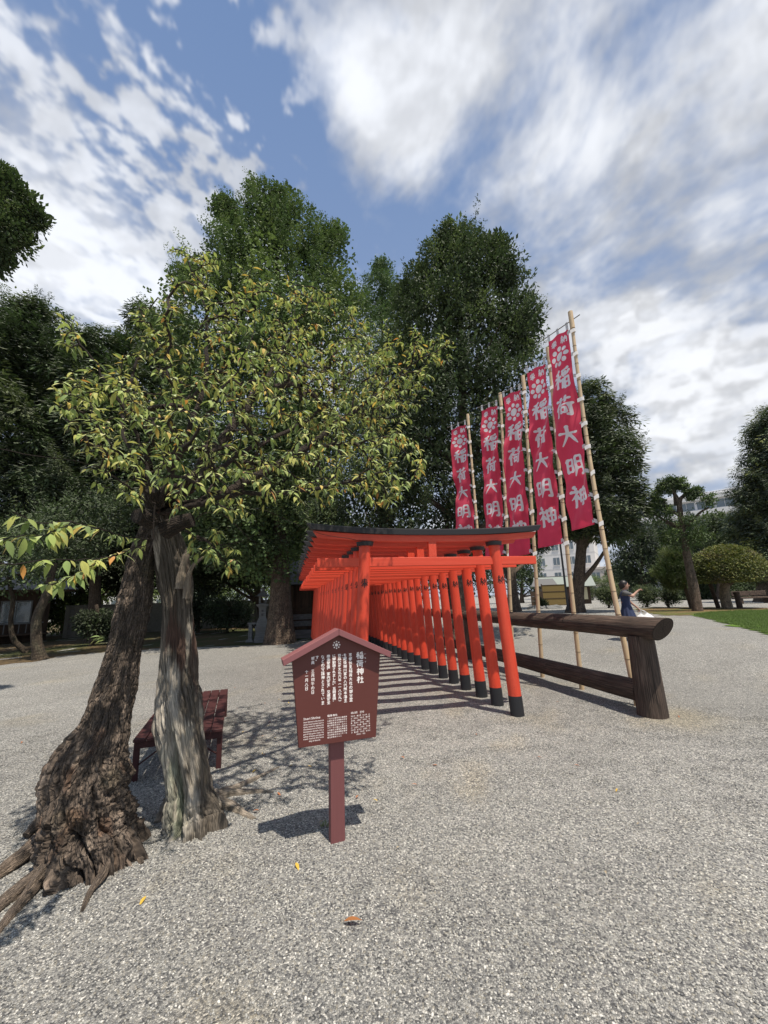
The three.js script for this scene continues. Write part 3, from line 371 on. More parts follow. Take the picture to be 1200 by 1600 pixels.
  mk('painted_face', fg, new THREE.MeshStandardMaterial({ map: face, roughness: .55, bumpMap: grain, bumpScale: .0004 }), board);
  // the little gable roof: two boards
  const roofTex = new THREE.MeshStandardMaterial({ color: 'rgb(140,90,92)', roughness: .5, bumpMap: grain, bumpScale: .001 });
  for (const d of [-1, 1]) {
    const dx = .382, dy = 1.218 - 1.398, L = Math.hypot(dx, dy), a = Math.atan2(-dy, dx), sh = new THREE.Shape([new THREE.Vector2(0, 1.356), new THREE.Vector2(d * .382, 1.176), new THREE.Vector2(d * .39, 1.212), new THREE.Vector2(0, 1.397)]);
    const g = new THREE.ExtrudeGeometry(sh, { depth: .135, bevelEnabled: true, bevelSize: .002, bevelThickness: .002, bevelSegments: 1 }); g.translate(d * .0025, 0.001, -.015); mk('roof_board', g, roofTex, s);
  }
}
// ---------------------------------------------------------------- log rail
const RAIL = V(3.411, 0, -5.798);
const railP = (s, y, off = 0) => RAIL.clone().addScaledVector(ROW, s).addScaledVector(ACROSS, off).setY(y);
const logMap = dataTex(512, 512, (x, y) => { const a = fbm(x / 5, y / 90, 5, .62), b = fbm(x / 30 + 9, y / 60, 4), cr = sstep(.66, .72, fbm(x / 4 + 70, y / 120 + 3, 4, .5)); const k = (.45 + .8 * a) * (.75 + .5 * b) * (1 - .75 * cr); return [104 * k, 89 * k, 78 * k]; });
const logBump = dataTex(512, 512, (x, y) => { const a = fbm(x / 5, y / 90, 5, .62), cr = sstep(.62, .72, fbm(x / 4 + 70, y / 120 + 3, 4, .5)); const v = 255 * Math.max(0, a * .8 + .15 - cr * .6); return [v, v, v]; }, false);
const logMat = new THREE.MeshStandardMaterial({ map: logMap, bumpMap: logBump, bumpScale: .022, roughness: .88 });
{
  const r = thing('log_rail', 'heavy dark brown log rail with two bars beside the torii gates', 'fence', railP(0, 0));
  const local = (p) => p.sub(r.position);
  const log = (s0, s1, y, r0, r1, off, seed, sk) => { const n = 60, pts = [], rr = []; for (let i = 0; i <= n; i++) { const t = i / n, s = lerp(s0, s1, t); pts.push(local(railP(s, y + .012 * n3(s * .5, seed, 2), off + .012 * n3(s * .5, seed, 9)))); rr.push(lerp(r0, r1, t) * (1 + .04 * n3(s * 1.1, seed, 5))); } return sweep(pts, rr, 40, { shape: (t, a) => 1 + .025 * n3(Math.cos(a) * 2 + seed, Math.sin(a) * 2, t * 6), uScale: 2, vScale: .5, startSkew: sk || 0 }); };
  mk('top_log', log(-.37, 12, 1.105, .146, .12, 0, 1, .72), logMat, r);
  mk('lower_log', log(.12, 12, .275, .142, .11, 0, 7), logMat, r);
  for (const s of [0, 5.6, 11.4]) { const n = 16, pts = [], rr = []; for (let i = 0; i <= n; i++) { const t = i / n; pts.push(local(railP(s, lerp(-.08, 1.0, t), 0))); rr.push(lerp(.182, .155, t) * (s ? .85 : 1)); } mk('post', sweep(pts, rr, 36, { shape: (t, a) => 1 + .035 * n3(Math.cos(a) * 1.6 + s, Math.sin(a) * 1.6, t * 1.5), uScale: 2, vScale: .6 }), logMat, r); }
  const endTex = canvasTex(256, 256, (c, w, h) => { c.fillStyle = 'rgb(50,42,38)'; c.fillRect(0, 0, w, h); const q = rng(3); for (let k = 0; k < 60; k++) { c.strokeStyle = `rgba(${q() < .5 ? '25,20,18' : '86,74,64'},.5)`; c.lineWidth = 1 + q() * 2; c.beginPath(); c.arc(w / 2, h / 2, k * 2.4, 0, 6.3); c.stroke(); } for (let k = 0; k < 7; k++) { const a = q() * 6.3; c.strokeStyle = 'rgba(12,10,9,.9)'; c.lineWidth = 2; c.beginPath(); c.moveTo(w / 2, h / 2); c.lineTo(w / 2 + Math.cos(a) * 120, h / 2 + Math.sin(a) * 120); c.stroke(); } });
  // sawn, slanted end face of the top log
  const g = new THREE.CircleGeometry(1, 40), P = g.attributes.position, U = g.attributes.uv; const a0 = local(railP(-.372, 1.105, 0)), q = [];
  for (let i = 0; i < P.count; i++) { const x = P.getX(i) * .143, y = P.getY(i) * .143; const p = a0.clone().addScaledVector(ACROSS, x).add(V(0, y, 0)).addScaledVector(ROW, -.72 * y - .004); P.setXYZ(i, p.x, p.y, p.z); }
  g.computeVertexNormals(); mk('sawn_end', g, new THREE.MeshStandardMaterial({ map: endTex, roughness: .9 }), r);
}
// ---------------------------------------------------------------- banners on bamboo poles
const bannerTex = canvasTex(256, 2048, (c, w, h) => {
  c.fillStyle = 'rgb(230,66,98)'; c.fillRect(0, 0, w, h); const r = rng(15); for (let k = 0; k < 400; k++) { c.fillStyle = `rgba(${r() < .5 ? '175,30,62' : '222,64,96'},${.04 * r()})`; c.fillRect(r() * w, r() * h, 10 + 60 * r(), 40 + 300 * r()); }
  c.fillStyle = c.strokeStyle = 'rgb(236,232,236)';
  glyph(c, '奉', 26, 34, 88, 12, true, 84); glyph(c, '納', 148, 34, 88, 12, true, 84);
  crest(c, 128, 244, 108, 1.0);
  [...'稲荷大明神'].forEach((ch, i) => glyph(c, ch, 30, 386 + i * 308, 236, 27, true, 196));
  c.fillStyle = 'rgba(150,18,44,.8)'; c.fillRect(0, 0, 3, h); c.fillRect(w - 3, 0, 3, h); c.fillRect(0, h - 10, w, 2);
});
const bambooTex = dataTex(64, 512, (x, y) => { const k = .86 + .2 * fbm(x / 6, y / 60, 4); return [210 * k, 186 * k, 150 * k]; });
const bambooMat = new THREE.MeshStandardMaterial({ map: bambooTex, roughness: .5 }), nodeMat = std([.16, .10, .055], .7), strapMat = new THREE.MeshPhysicalMaterial({ color: lin(.72, .72, .72), roughness: .95, transmission: .12, side: THREE.DoubleSide }), barMat = std([.16, .15, .13], .7);
const clothMat = new THREE.MeshPhysicalMaterial({ map: bannerTex, roughness: .95, transmission: .42, side: THREE.DoubleSide });
function banner(s, off, topH, ang, leanS, leanA, bend, seed, clothTop, clothLen, W, label) {
  const b = railP(s, -.06, off), t = thing('prayer_banner', label, 'banner', b, 'red prayer banners on bamboo poles');
  const top = V(0, topH + .06, 0).addScaledVector(ROW, leanS).addScaledVector(ACROSS, leanA), at = (h) => { const k = (h + .06) / (topH + .06); return top.clone().multiplyScalar(k).addScaledVector(ROW, bend * Math.sin(k * 3.14)); };
  const n = 44, pts = [], rr = []; for (let i = 0; i <= n; i++) { pts.push(at(lerp(-.06, topH, i / n))); rr.push(lerp(.040, .027, i / n)); }
  const pole = mk('bamboo_pole', sweep(pts, rr, 14, { vScale: .7 }), bambooMat, t);
  const r = rng(seed); let h = .25 + r() * .1; while (h < topH - .1) { const g = new THREE.TorusGeometry(lerp(.040, .027, h / topH) + .0005, .0042, 6, 16); g.rotateX(Math.PI / 2); const p = at(h); g.translate(p.x, p.y, p.z); mk('bamboo_node', g, nodeMat, pole); h += .30 + .06 * r(); }
  const D = V(Math.sin(ang), 0, -Math.cos(ang)), Nn = V(Math.cos(ang), 0, Math.sin(ang));   // cloth runs along D away from the pole
  { const p0 = at(topH - .14), g = new THREE.CylinderGeometry(.041, .041, .34, 16); g.translate(p0.x, p0.y, p0.z); mk('pole_sleeve', g, bambooMat, pole); }
  const cb = at(topH - .11).addScaledVector(Nn, .045);
  mk('crossbar', rod(cb.clone().addScaledVector(D, -.14), cb.clone().addScaledVector(D, W + .22).add(V(0, -.01, 0)), .0085), barMat, t);
  // cloth with folds: hangs from the crossbar loops and is tied to the pole all the way down
  const nu = 24, nv = 130, pos = [], uv = [], idx = [], gap = .115, edge = [];
  for (let j = 0; j <= nv; j++) for (let i = 0; i <= nu; i++) {
    const u = i / nu, v = j / nv, hh = clothTop - v * clothLen, base = at(hh);     // u 0 = free edge, 1 = by the pole
    const away = gap + (1 - u) * W * (1 + .14 * v * v - .03 * Math.sin(v * 9 + seed)), f = Math.sin(v * Math.PI);
    const bil = (.06 * Math.sin(v * 5.2 + seed) * (1 - u) + .045 * Math.sin(u * 5 + v * 7 + seed * 2) * (.3 + .7 * f) + .045 * n3(u * 2.5 + seed, v * 11, 1) + .12 * n3(u * .8, v * 3 + seed, 4) * (1 - u) + .028 * Math.sin((u * .9 + v * 2.6) * 9 + seed) * f) * sstep(0, .12, v);
    const p = base.addScaledVector(D, away).addScaledVector(Nn, .05 + bil * 1.05); p.y += -.018 * Math.sin(u * Math.PI * 3) * sstep(.06, 0, v) - .03 * (1 - u) * v;
    pos.push(p.x, p.y, p.z); uv.push(u, 1 - v); if (i === nu) edge.push(p.clone());
    if (i && j) { const q = j * (nu + 1) + i; idx.push(q - nu - 2, q - 1, q - nu - 1, q - nu - 1, q - 1, q); }
  }
  const g = new THREE.BufferGeometry(); g.setAttribute('position', new THREE.Float32BufferAttribute(pos, 3)); g.setAttribute('uv', new THREE.Float32BufferAttribute(uv, 2)); g.setIndex(idx); g.computeVertexNormals(); mk('cloth', g, clothMat, t);
  for (let k = 0; k < 3; k++) { const i = [1, 12, 23][k], p = V(pos[i * 3], pos[i * 3 + 1], pos[i * 3 + 2]), q = cb.clone().addScaledVector(D, p.clone().sub(cb).dot(D)); const gg = plainBox(.045, p.distanceTo(q) + .03, .012); gg.rotateY(-ang + Math.PI / 2); const m = p.clone().add(q).multiplyScalar(.5); gg.translate(m.x, m.y + .008, m.z); mk('hanging_loop', gg, strapMat, t); }
  for (let k = 0; k < 9; k++) {   // white ties: a flat band from the cloth edge round the pole
    const j = Math.round(lerp(3, nv - 2, k / 8)), e = edge[j], c = at(clothTop - j / nv * clothLen - .03), w = .034, P = [], I = [], path = [e.clone().addScaledVector(D, .03)], rad = .046;
    path.push(e.clone().add(V(0, .012, 0)));
    const dirBack = e.clone().sub(c).setY(0).normalize(), side = V(-dirBack.z, 0, dirBack.x);
    for (let a = -.5; a <= 3.6; a += .45) path.push(c.clone().addScaledVector(dirBack, Math.cos(a) * rad).addScaledVector(side, Math.sin(a) * rad).add(V(0, -.01 * a, 0)));
    path.push(c.clone().addScaledVector(dirBack, -.03).addScaledVector(side, -.07).add(V(0, -.05 - .03 * r(), 0)));
    path.forEach((p, i) => { P.push(p.x, p.y + w, p.z, p.x, p.y - w, p.z); if (i) { const q = i * 2; I.push(q - 2, q - 1, q, q, q - 1, q + 1); } });
    const gg = new THREE.BufferGeometry(); gg.setAttribute('position', new THREE.Float32BufferAttribute(P, 3)); gg.setIndex(I); gg.computeVertexNormals(); mk('tie_strap', gg, strapMat, t);
  }
}
const rad = (d) => d * Math.PI / 180;
banner(.45, .20, 6.52, rad(-30), .21, .02, .13, 3, 6.30, 3.62, .43, 'red prayer banner on the tall bamboo pole nearest the sawn end of the log rail');
banner(1.62, .20, 6.30, rad(-38), -.20, .05, .03, 8, 6.07, 3.58, .43, 'red prayer banner, second from the sawn end of the log rail');
banner(2.76, .20, 6.24, rad(-41), -.40, .06, .0, 14, 6.02, 3.60, .45, 'red prayer banner, middle one of five along the log rail');
banner(3.86, .20, 6.36, rad(-50), -.50, .06, .0, 21, 6.14, 3.62, .43, 'red prayer banner, fourth from the sawn end of the log rail');
banner(5.05, .20, 6.62, rad(-46), .05, .0, .0, 27, 6.40, 3.60, .52, 'red prayer banner farthest along the log rail, standing apart from the others');
// ---------------------------------------------------------------- bench
{
  const o = V(-2.453, 0, -4.226), ex = V(.756, 0, -.267).normalize(), yaw = Math.atan2(.267, .756), t = thing('slatted_bench', 'low dark red slatted wooden bench behind the old cherry trunk', 'bench', V(o.x, 0, o.z)); t.rotation.y = yaw;
  const map = canvasTex(256, 1024, (c, w, h) => { c.fillStyle = 'rgb(66,33,33)'; c.fillRect(0, 0, w, h); const r = rng(22); for (let k = 0; k < 500; k++) { c.fillStyle = `rgba(${r() < .6 ? '38,16,18' : '112,72,68'},${.08 + .18 * r()})`; c.fillRect(r() * w, r() * h, 1 + r() * 4, 30 + r() * 250); } });
  const m = new THREE.MeshStandardMaterial({ map, roughness: .6 }), L = 2.1, Wd = .80, Ht = .375;
  for (let k = 0; k < 7; k++) mk('slat', box(.106, .028, L, .057 + k * .1143, Ht - .014 + .002 * hash2(k, 3), -L / 2 + .01 * hash2(k, 8), .004), m, t);
  mk('frame_rail', box(Wd - .02, .06, .03, Wd / 2, Ht - .06, -.035, .004), m, t); mk('frame_rail', box(Wd - .02, .06, .03, Wd / 2, Ht - .06, -L + .035, .004), m, t);
  for (const x of [.03, Wd - .03]) { mk('side_rail', box(.03, .06, L - .1, x, Ht - .06, -L / 2, .004), m, t); for (const z of [-.045, -L + .045]) { mk('leg', box(.05, Ht - .03, .05, x, (Ht - .03) / 2 - .01, z - .022, .004), m, t); } }
  for (const z of [-.07, -L + .07]) { mk('brace', rod(V(.05, .13, z), V(.34, Ht - .05, z), .008), m, t); mk('brace', rod(V(Wd - .05, .13, z), V(Wd - .34, Ht - .05, z), .008), m, t); }
}
// ---------------------------------------------------------------- old cherry tree
const barkMap = dataTex(512, 512, (x, y) => { const a = fbm(x / 12, y / 26, 6, .62), b = fbm(x / 60 + 5, y / 60, 4), c = sstep(.55, .75, fbm(x / 7 + 31, y / 7, 4)); const k = .35 + 1.25 * a * (.6 + .6 * b) + .25 * c; return [Math.min(255, 150 * k), Math.min(255, 140 * k), Math.min(255, 130 * k)]; });
const barkBump = dataTex(512, 512, (x, y) => { const a = fbm(x / 12, y / 26, 6, .66), [e] = cells(x / 512 * 22 + .7 * a, y / 512 * 12 + .5 * a, 22), w = Math.min(1, e * 2.4); const v = 255 * Math.min(1, a * .45 + w * .6); return [v, v, v]; }, false);
const trunkMat = new THREE.MeshStandardMaterial({ map: barkMap, bumpMap: barkBump, bumpScale: .026, roughness: .95, vertexColors: true });
const deadMat = new THREE.MeshStandardMaterial({ map: dataTex(512, 512, (x, y) => { const a = fbm(x / 4, y / 45, 5, .6), b = fbm(x / 30, y / 40, 4); const k = .55 + .75 * a * (.7 + .6 * b); return [Math.min(255, 215 * k), Math.min(255, 210 * k), Math.min(255, 200 * k)]; }), bumpMap: dataTex(512, 512, (x, y) => { const v = 255 * fbm(x / 4, y / 50, 5, .66); return [v, v, v]; }, false), bumpScale: .014, roughness: .9, vertexColors: true });
const fork = atZ(247, 800, -3.55);
const cherryBase = gnd(140, 1350);
const cherry = thing('cherry_tree', 'old gnarled cherry tree with yellowing leaves leaning on two split trunks', 'tree', V(cherryBase.x, 0, cherryBase.z));
const CO = cherry.position;
const loc = (p) => p.clone().sub(CO);
// rows of [centre x, y, half width (px), depth] read along a trunk, joined by a smooth curve
function trunkFrom(rows, n, radial, opt, slim) {
  const P = rows.map(([px, py, , z]) => atZ(px, py, z)), R = rows.map(([, , hw], i) => slim * pxSize(hw, P[i])), Q = [P[0].clone().setY(-.22), ...P], c = new THREE.CatmullRomCurve3(Q.map(loc), false, 'centripetal'), pts = [], rr = []; R.unshift(R[0] * 1.12);
  for (let i = 0; i <= n; i++) { const t = i / n; pts.push(c.getPoint(t)); const f = t * rows.length, k = Math.min(rows.length - 1, Math.floor(f)), u = f - k; const p0 = R[Math.max(0, k - 1)], p1 = R[k], p2 = R[k + 1], p3 = R[Math.min(R.length - 1, k + 2)]; rr.push(.5 * (2 * p1 + (p2 - p0) * u + (2 * p0 - 5 * p1 + 4 * p2 - p3) * u * u + (3 * p1 - p0 - 3 * p2 + p3) * u * u * u)); }
  return sweep(pts, rr, radial, opt);
}
{
  // left, living trunk: swollen foot, burrs, ridged bark
  const rows = [[150, 1352, 84, -3.06], [142, 1322, 80, -3.07], [138, 1285, 77, -3.09], [137, 1245, 73, -3.11], [145, 1190, 63, -3.15], [164, 1135, 47, -3.2], [176, 1085, 37, -3.26], [192, 1020, 31, -3.32], [207, 955, 29, -3.38], [218, 890, 25, -3.44], [230, 850, 21, -3.5], [243, 812, 17, -3.54]];
  const shape = (t, a, p) => {
    const ca = Math.cos(a), sa = Math.sin(a), low = sstep(.5, 0, t);
    const foot = sstep(.24, .02, t); let s = 1 + .13 * low * Math.sin(a * 5 + 1.3 + t * 5) + .09 * low * Math.sin(a * 9 + 4 - t * 7) + .20 * foot * Math.sin(a * 7 + .5 + 3 * n3(t * 3, a, 2)) + .16 * foot * n3(Math.cos(a) * 6, Math.sin(a) * 6, t * 3) + .06 * Math.sin(a * 3 + t * 9);
    s += .20 * n3(ca * 1.5 + 3, sa * 1.5, t * 7) * (.35 + low) + .14 * n3(ca * 4.2, sa * 4.2 + 7, t * 12) + .11 * Math.abs(n3(ca * 8 + 2, sa * 8, t * 20)) + .085 * n3(ca * 15, sa * 15 + 3, t * 42) + .03 * n3(ca * 34, sa * 34 + 3, t * 95);
    const crack = Math.abs(n3(ca * 2.3 + 11, sa * 2.3, t * 4.5)); s -= .22 * sstep(.09, 0, crack) * (.3 + .9 * low);
    const tw = t + .02 * n3(ca * 3, sa * 3, t * 8), u = a / 6.283185, [e1] = cells(u * 15 + 1.1 * n3(t * 9, ca * 2, sa * 2), tw * 26 + 1.2 * n3(ca * 3, sa * 3, t * 14), 15), [e2] = cells(u * 34, tw * 84, 34); const rough = sstep(-.35, .35, n3(ca * 2.4 + 20, sa * 2.4, t * 6)); s += rough * (.05 * Math.min(1, e1 * 2.6) + .022 * Math.min(1, e2 * 2.2)) - .035 + .13 * n3(ca * 2.6 + 5, sa * 2.6, t * 11) + .07 * Math.abs(n3(ca * 6 + 9, sa * 6, t * 7));
    const burr = Math.exp(-Math.pow((t - .40) / .05, 2) - Math.pow((((a - 3.3 + 9.42) % 6.283) - 3.14) / .55, 2)); s += .22 * burr;
    return s;
  };
  const colour = (t, a, p) => {
    const x = p.x * 5, y = p.y * 5, z = p.z * 5, o = sstep(.25, .5, n3(x * 1.3 + 8, y * .9, z * 1.3)), pale = sstep(.2, .55, n3(x * 2.1, y * .6 + 3, z * 2.1)), moss = sstep(.2, .5, n3(x * .7 + 30, y * .7, z * .7)) * sstep(.15, .5, t);
    let c = [.36, .33, .30]; const mix = (d, k) => { c = c.map((v, i) => lerp(v, d[i], k)); };
    mix([.66, .63, .59], pale * .8); mix([.52, .30, .18], o * .40 * sstep(.35, .1, Math.abs(t - .35))); mix([.20, .21, .11], moss * .5); const gr = .8 + .4 * hash2(Math.floor(p.x * 300), Math.floor(p.y * 300)); return c.map((v) => v * gr);
  };
  mk('living_trunk', trunkFrom(rows, 380, 240, { shape, colour, uScale: 3, vScale: 1.4 }, .74), trunkMat, cherry);
  // right, dead trunk: bleached, grooved, hollow down its front
  const rows2 = [[301, 1292, 47, -3.42], [300, 1275, 44, -3.43], [298, 1252, 40, -3.43], [297, 1225, 36, -3.43], [286, 1165, 35, -3.43], [280, 1110, 35.5, -3.46], [276, 1078, 32, -3.48], [277, 1030, 27.5, -3.5], [277, 965, 24, -3.52], [272, 900, 26, -3.54], [262, 845, 25, -3.55], [249, 800, 20, -3.56], [240, 765, 15, -3.56]];
  const front = (a, o) => { let d = a - o; d = Math.atan2(Math.sin(d), Math.cos(d)); return d; };
  const A0 = 4.45;    // angle that faces the camera
  const shape2 = (t, a, p) => {
    const ca = Math.cos(a), sa = Math.sin(a), low = sstep(.3, 0, t), d = front(a, A0 - .15 + .25 * Math.sin(t * 5)), mid = sstep(.02, .12, t) * sstep(.72, .5, t);
    let s = 1 + .16 * low * Math.sin(a * 6 + .6) + .14 * low * Math.sin(a * 11 + 2 + t * 6) + .22 * sstep(.2, .02, t) * n3(ca * 5, sa * 5 + 2, t * 4) + .12 * sstep(.2, .02, t) * n3(ca * 13, sa * 13, t * 9) + .07 * Math.sin(a * 3 + t * 11);
    s -= .42 * mid * Math.exp(-Math.pow(d / .42, 2)) * (.5 + .5 * sstep(.55, .3, t)); s += .10 * mid * Math.exp(-Math.pow((d - .62) / .14, 2)) + .10 * mid * Math.exp(-Math.pow((d + .6) / .16, 2));
    s += .20 * Math.abs(n3(ca * 4 + 3 + t * 2, sa * 4, t * 3.2)) + .14 * Math.abs(n3(ca * 10, sa * 10 + 5, t * 5)) + .07 * n3(ca * 22, sa * 22 + 5, t * 10) + .16 * n3(ca * 1.4, sa * 1.4 + 9, t * 9);
    const ua = a / 6.283185, [g1] = cells(ua * 22 + .5 * n3(t * 4, 1, 2), t * 7 + 3 * ua, 22), [g2] = cells(ua * 46, t * 22, 46); s += .11 * Math.min(1, g1 * 2.2) + .045 * Math.min(1, g2 * 2) - .09;
    const k = Math.exp(-Math.pow((t - .44) / .035, 2) - Math.pow(front(a, A0 - 1.35) / .5, 2)); s += .36 * k;
    const slot = Math.exp(-Math.pow(front(a, A0 + .18) / .16, 2)) * sstep(.02, .08, t) * sstep(.34, .2, t); s -= .35 * slot;
    return s;
  };
  const colour2 = (t, a, p) => {
    const d = front(a, A0 - .15 + .25 * Math.sin(t * 5)), w = n3(p.x * 9, p.y * 1.3, p.z * 9) * .9, bark = sstep(.55, 1.0, d + w * .9) + sstep(-1.5, -2.2, d + w) + sstep(.52, .70, t + w * .12), green = sstep(.1, .5, n3(p.x * 6 + 4, p.y * 2.2, p.z * 6) + .22) * Math.exp(-Math.pow(d / .5, 2)) * sstep(.5, .36, t);
    let c = [.66, .645, .61]; const mix = (q, k) => { k = Math.max(0, Math.min(1, k)); c = c.map((v, i) => lerp(v, q[i], k)); };
    mix([.40, .48, .35], green * .8); mix([.17, .15, .12], sstep(.1, .5, n3(p.x * 14 + 9, p.y * 2.4, p.z * 14)) * .8); mix([.21, .19, .165], bark); mix([.16, .085, .065], sstep(.3, .55, n3(p.x * 10 + 40, p.y * 1.2, p.z * 10)) * sstep(.4, .55, t) * .8); mix([.78, .74, .66], sstep(.32, .5, n3(p.x * 16 + 70, p.y * .8, p.z * 16)) * .75);
    return c;
  };
  mk('dead_trunk', trunkFrom(rows2, 380, 240, { shape: shape2, colour: colour2, uScale: 3, vScale: 1.1 }, .80), deadMat, cherry);
  // splintered spur at the head of the dead trunk
  const spur = (ps, hw, z) => { const P = ps.map(([x, y]) => loc(atZ(x, y, z))), pts = curve(P, 20); return sweep(pts, pts.map((_, i) => lerp(hw[0], hw[1], i / 20) * (1 + .2 * n3(i * .5, z * 9, 1))), 12, { shape: (t, a) => 1 + .3 * n3(Math.cos(a) * 2, Math.sin(a) * 2, t * 3), colour: () => [.42, .37, .31], uScale: 1, vScale: 1.2 }); };
  mk('broken_spur', spur([[291, 935], [294, 905], [301, 885], [318, 870]], [.032, .009], -3.36), deadMat, cherry);
  mk('broken_spur', spur([[283, 920], [286, 890], [292, 866], [296, 860]], [.05, .022], -3.40), deadMat, cherry);
  // surface roots
  const rootColour = (t, a, p) => { const k = .75 + .6 * (n3(p.x * 18, p.y * 6, p.z * 18) + .3), w = sstep(.05, .5, t); return [lerp(.36, .74, w) * k, lerp(.33, .68, w) * k, lerp(.30, .61, w) * k]; };
  const root = (px, r0, r1, seed) => { const P = px.map(([x, y, h = 0], i) => { const g = gnd(x, y); g.y += (h - .25 * lerp(r0, r1, i / (px.length - 1))); return loc(g); }), pts = curve(P, 46); return sweep(pts, pts.map((_, i) => lerp(r0, r1, Math.pow(i / 46, .8))), 26, { shape: (t, a) => (1 + .35 * n3(Math.cos(a) * 1.6 + seed, Math.sin(a) * 1.6, t * 5) + .18 * Math.abs(n3(Math.cos(a) * 6, Math.sin(a) * 6 + seed, t * 3))), colour: rootColour, uScale: 1.5, vScale: 1.5 }); };
  for (const [px, a, b, s] of [[[[120, 1320, .16], [75, 1365, .06], [25, 1400, .03], [-40, 1450, .01]], .115, .045, 1], [[[110, 1335, .12], [60, 1385, .05], [10, 1440, .01], [-20, 1480, 0]], .10, .022, 2], [[[100, 1300, .14], [45, 1340, .06], [-10, 1375, .03], [-60, 1400, .01]], .12, .05, 3], [[[165, 1335, .14], [160, 1375, .05], [140, 1400, .02], [128, 1425, 0]], .085, .014, 4], [[[200, 1320, .10], [215, 1335, .03], [222, 1350, .0]], .07, .02, 5], [[[135, 1345, .1], [105, 1375, .05], [85, 1392, .0]], .075, .05, 6], [[[95, 1275, .14], [60, 1300, .08], [40, 1312, .03]], .10, .05, 7]]) mk('root', root(px, a * .62, b * .6, s), trunkMat, cherry);
  for (const [px, a, b, s] of [[[[315, 1265, .08], [350, 1245, .03], [385, 1240, .015], [425, 1238, .0]], .05, .018, 8], [[[325, 1268, .08], [355, 1262, .03], [380, 1272, .01], [398, 1280, 0]], .055, .014, 9], [[[290, 1270, .1], [285, 1290, .04], [290, 1303, .0]], .06, .03, 10], [[[262, 1270, .08], [252, 1278, .03], [244, 1286, 0]], .045, .02, 11], [[[330, 1255, .06], [370, 1232, .02], [405, 1215, .01], [436, 1199, .0]], .035, .012, 12], [[[315, 1275, .08], [325, 1290, .03], [330, 1296, 0]], .05, .02, 13]]) mk('root', root(px, a, b, s), deadMat, cherry);
}
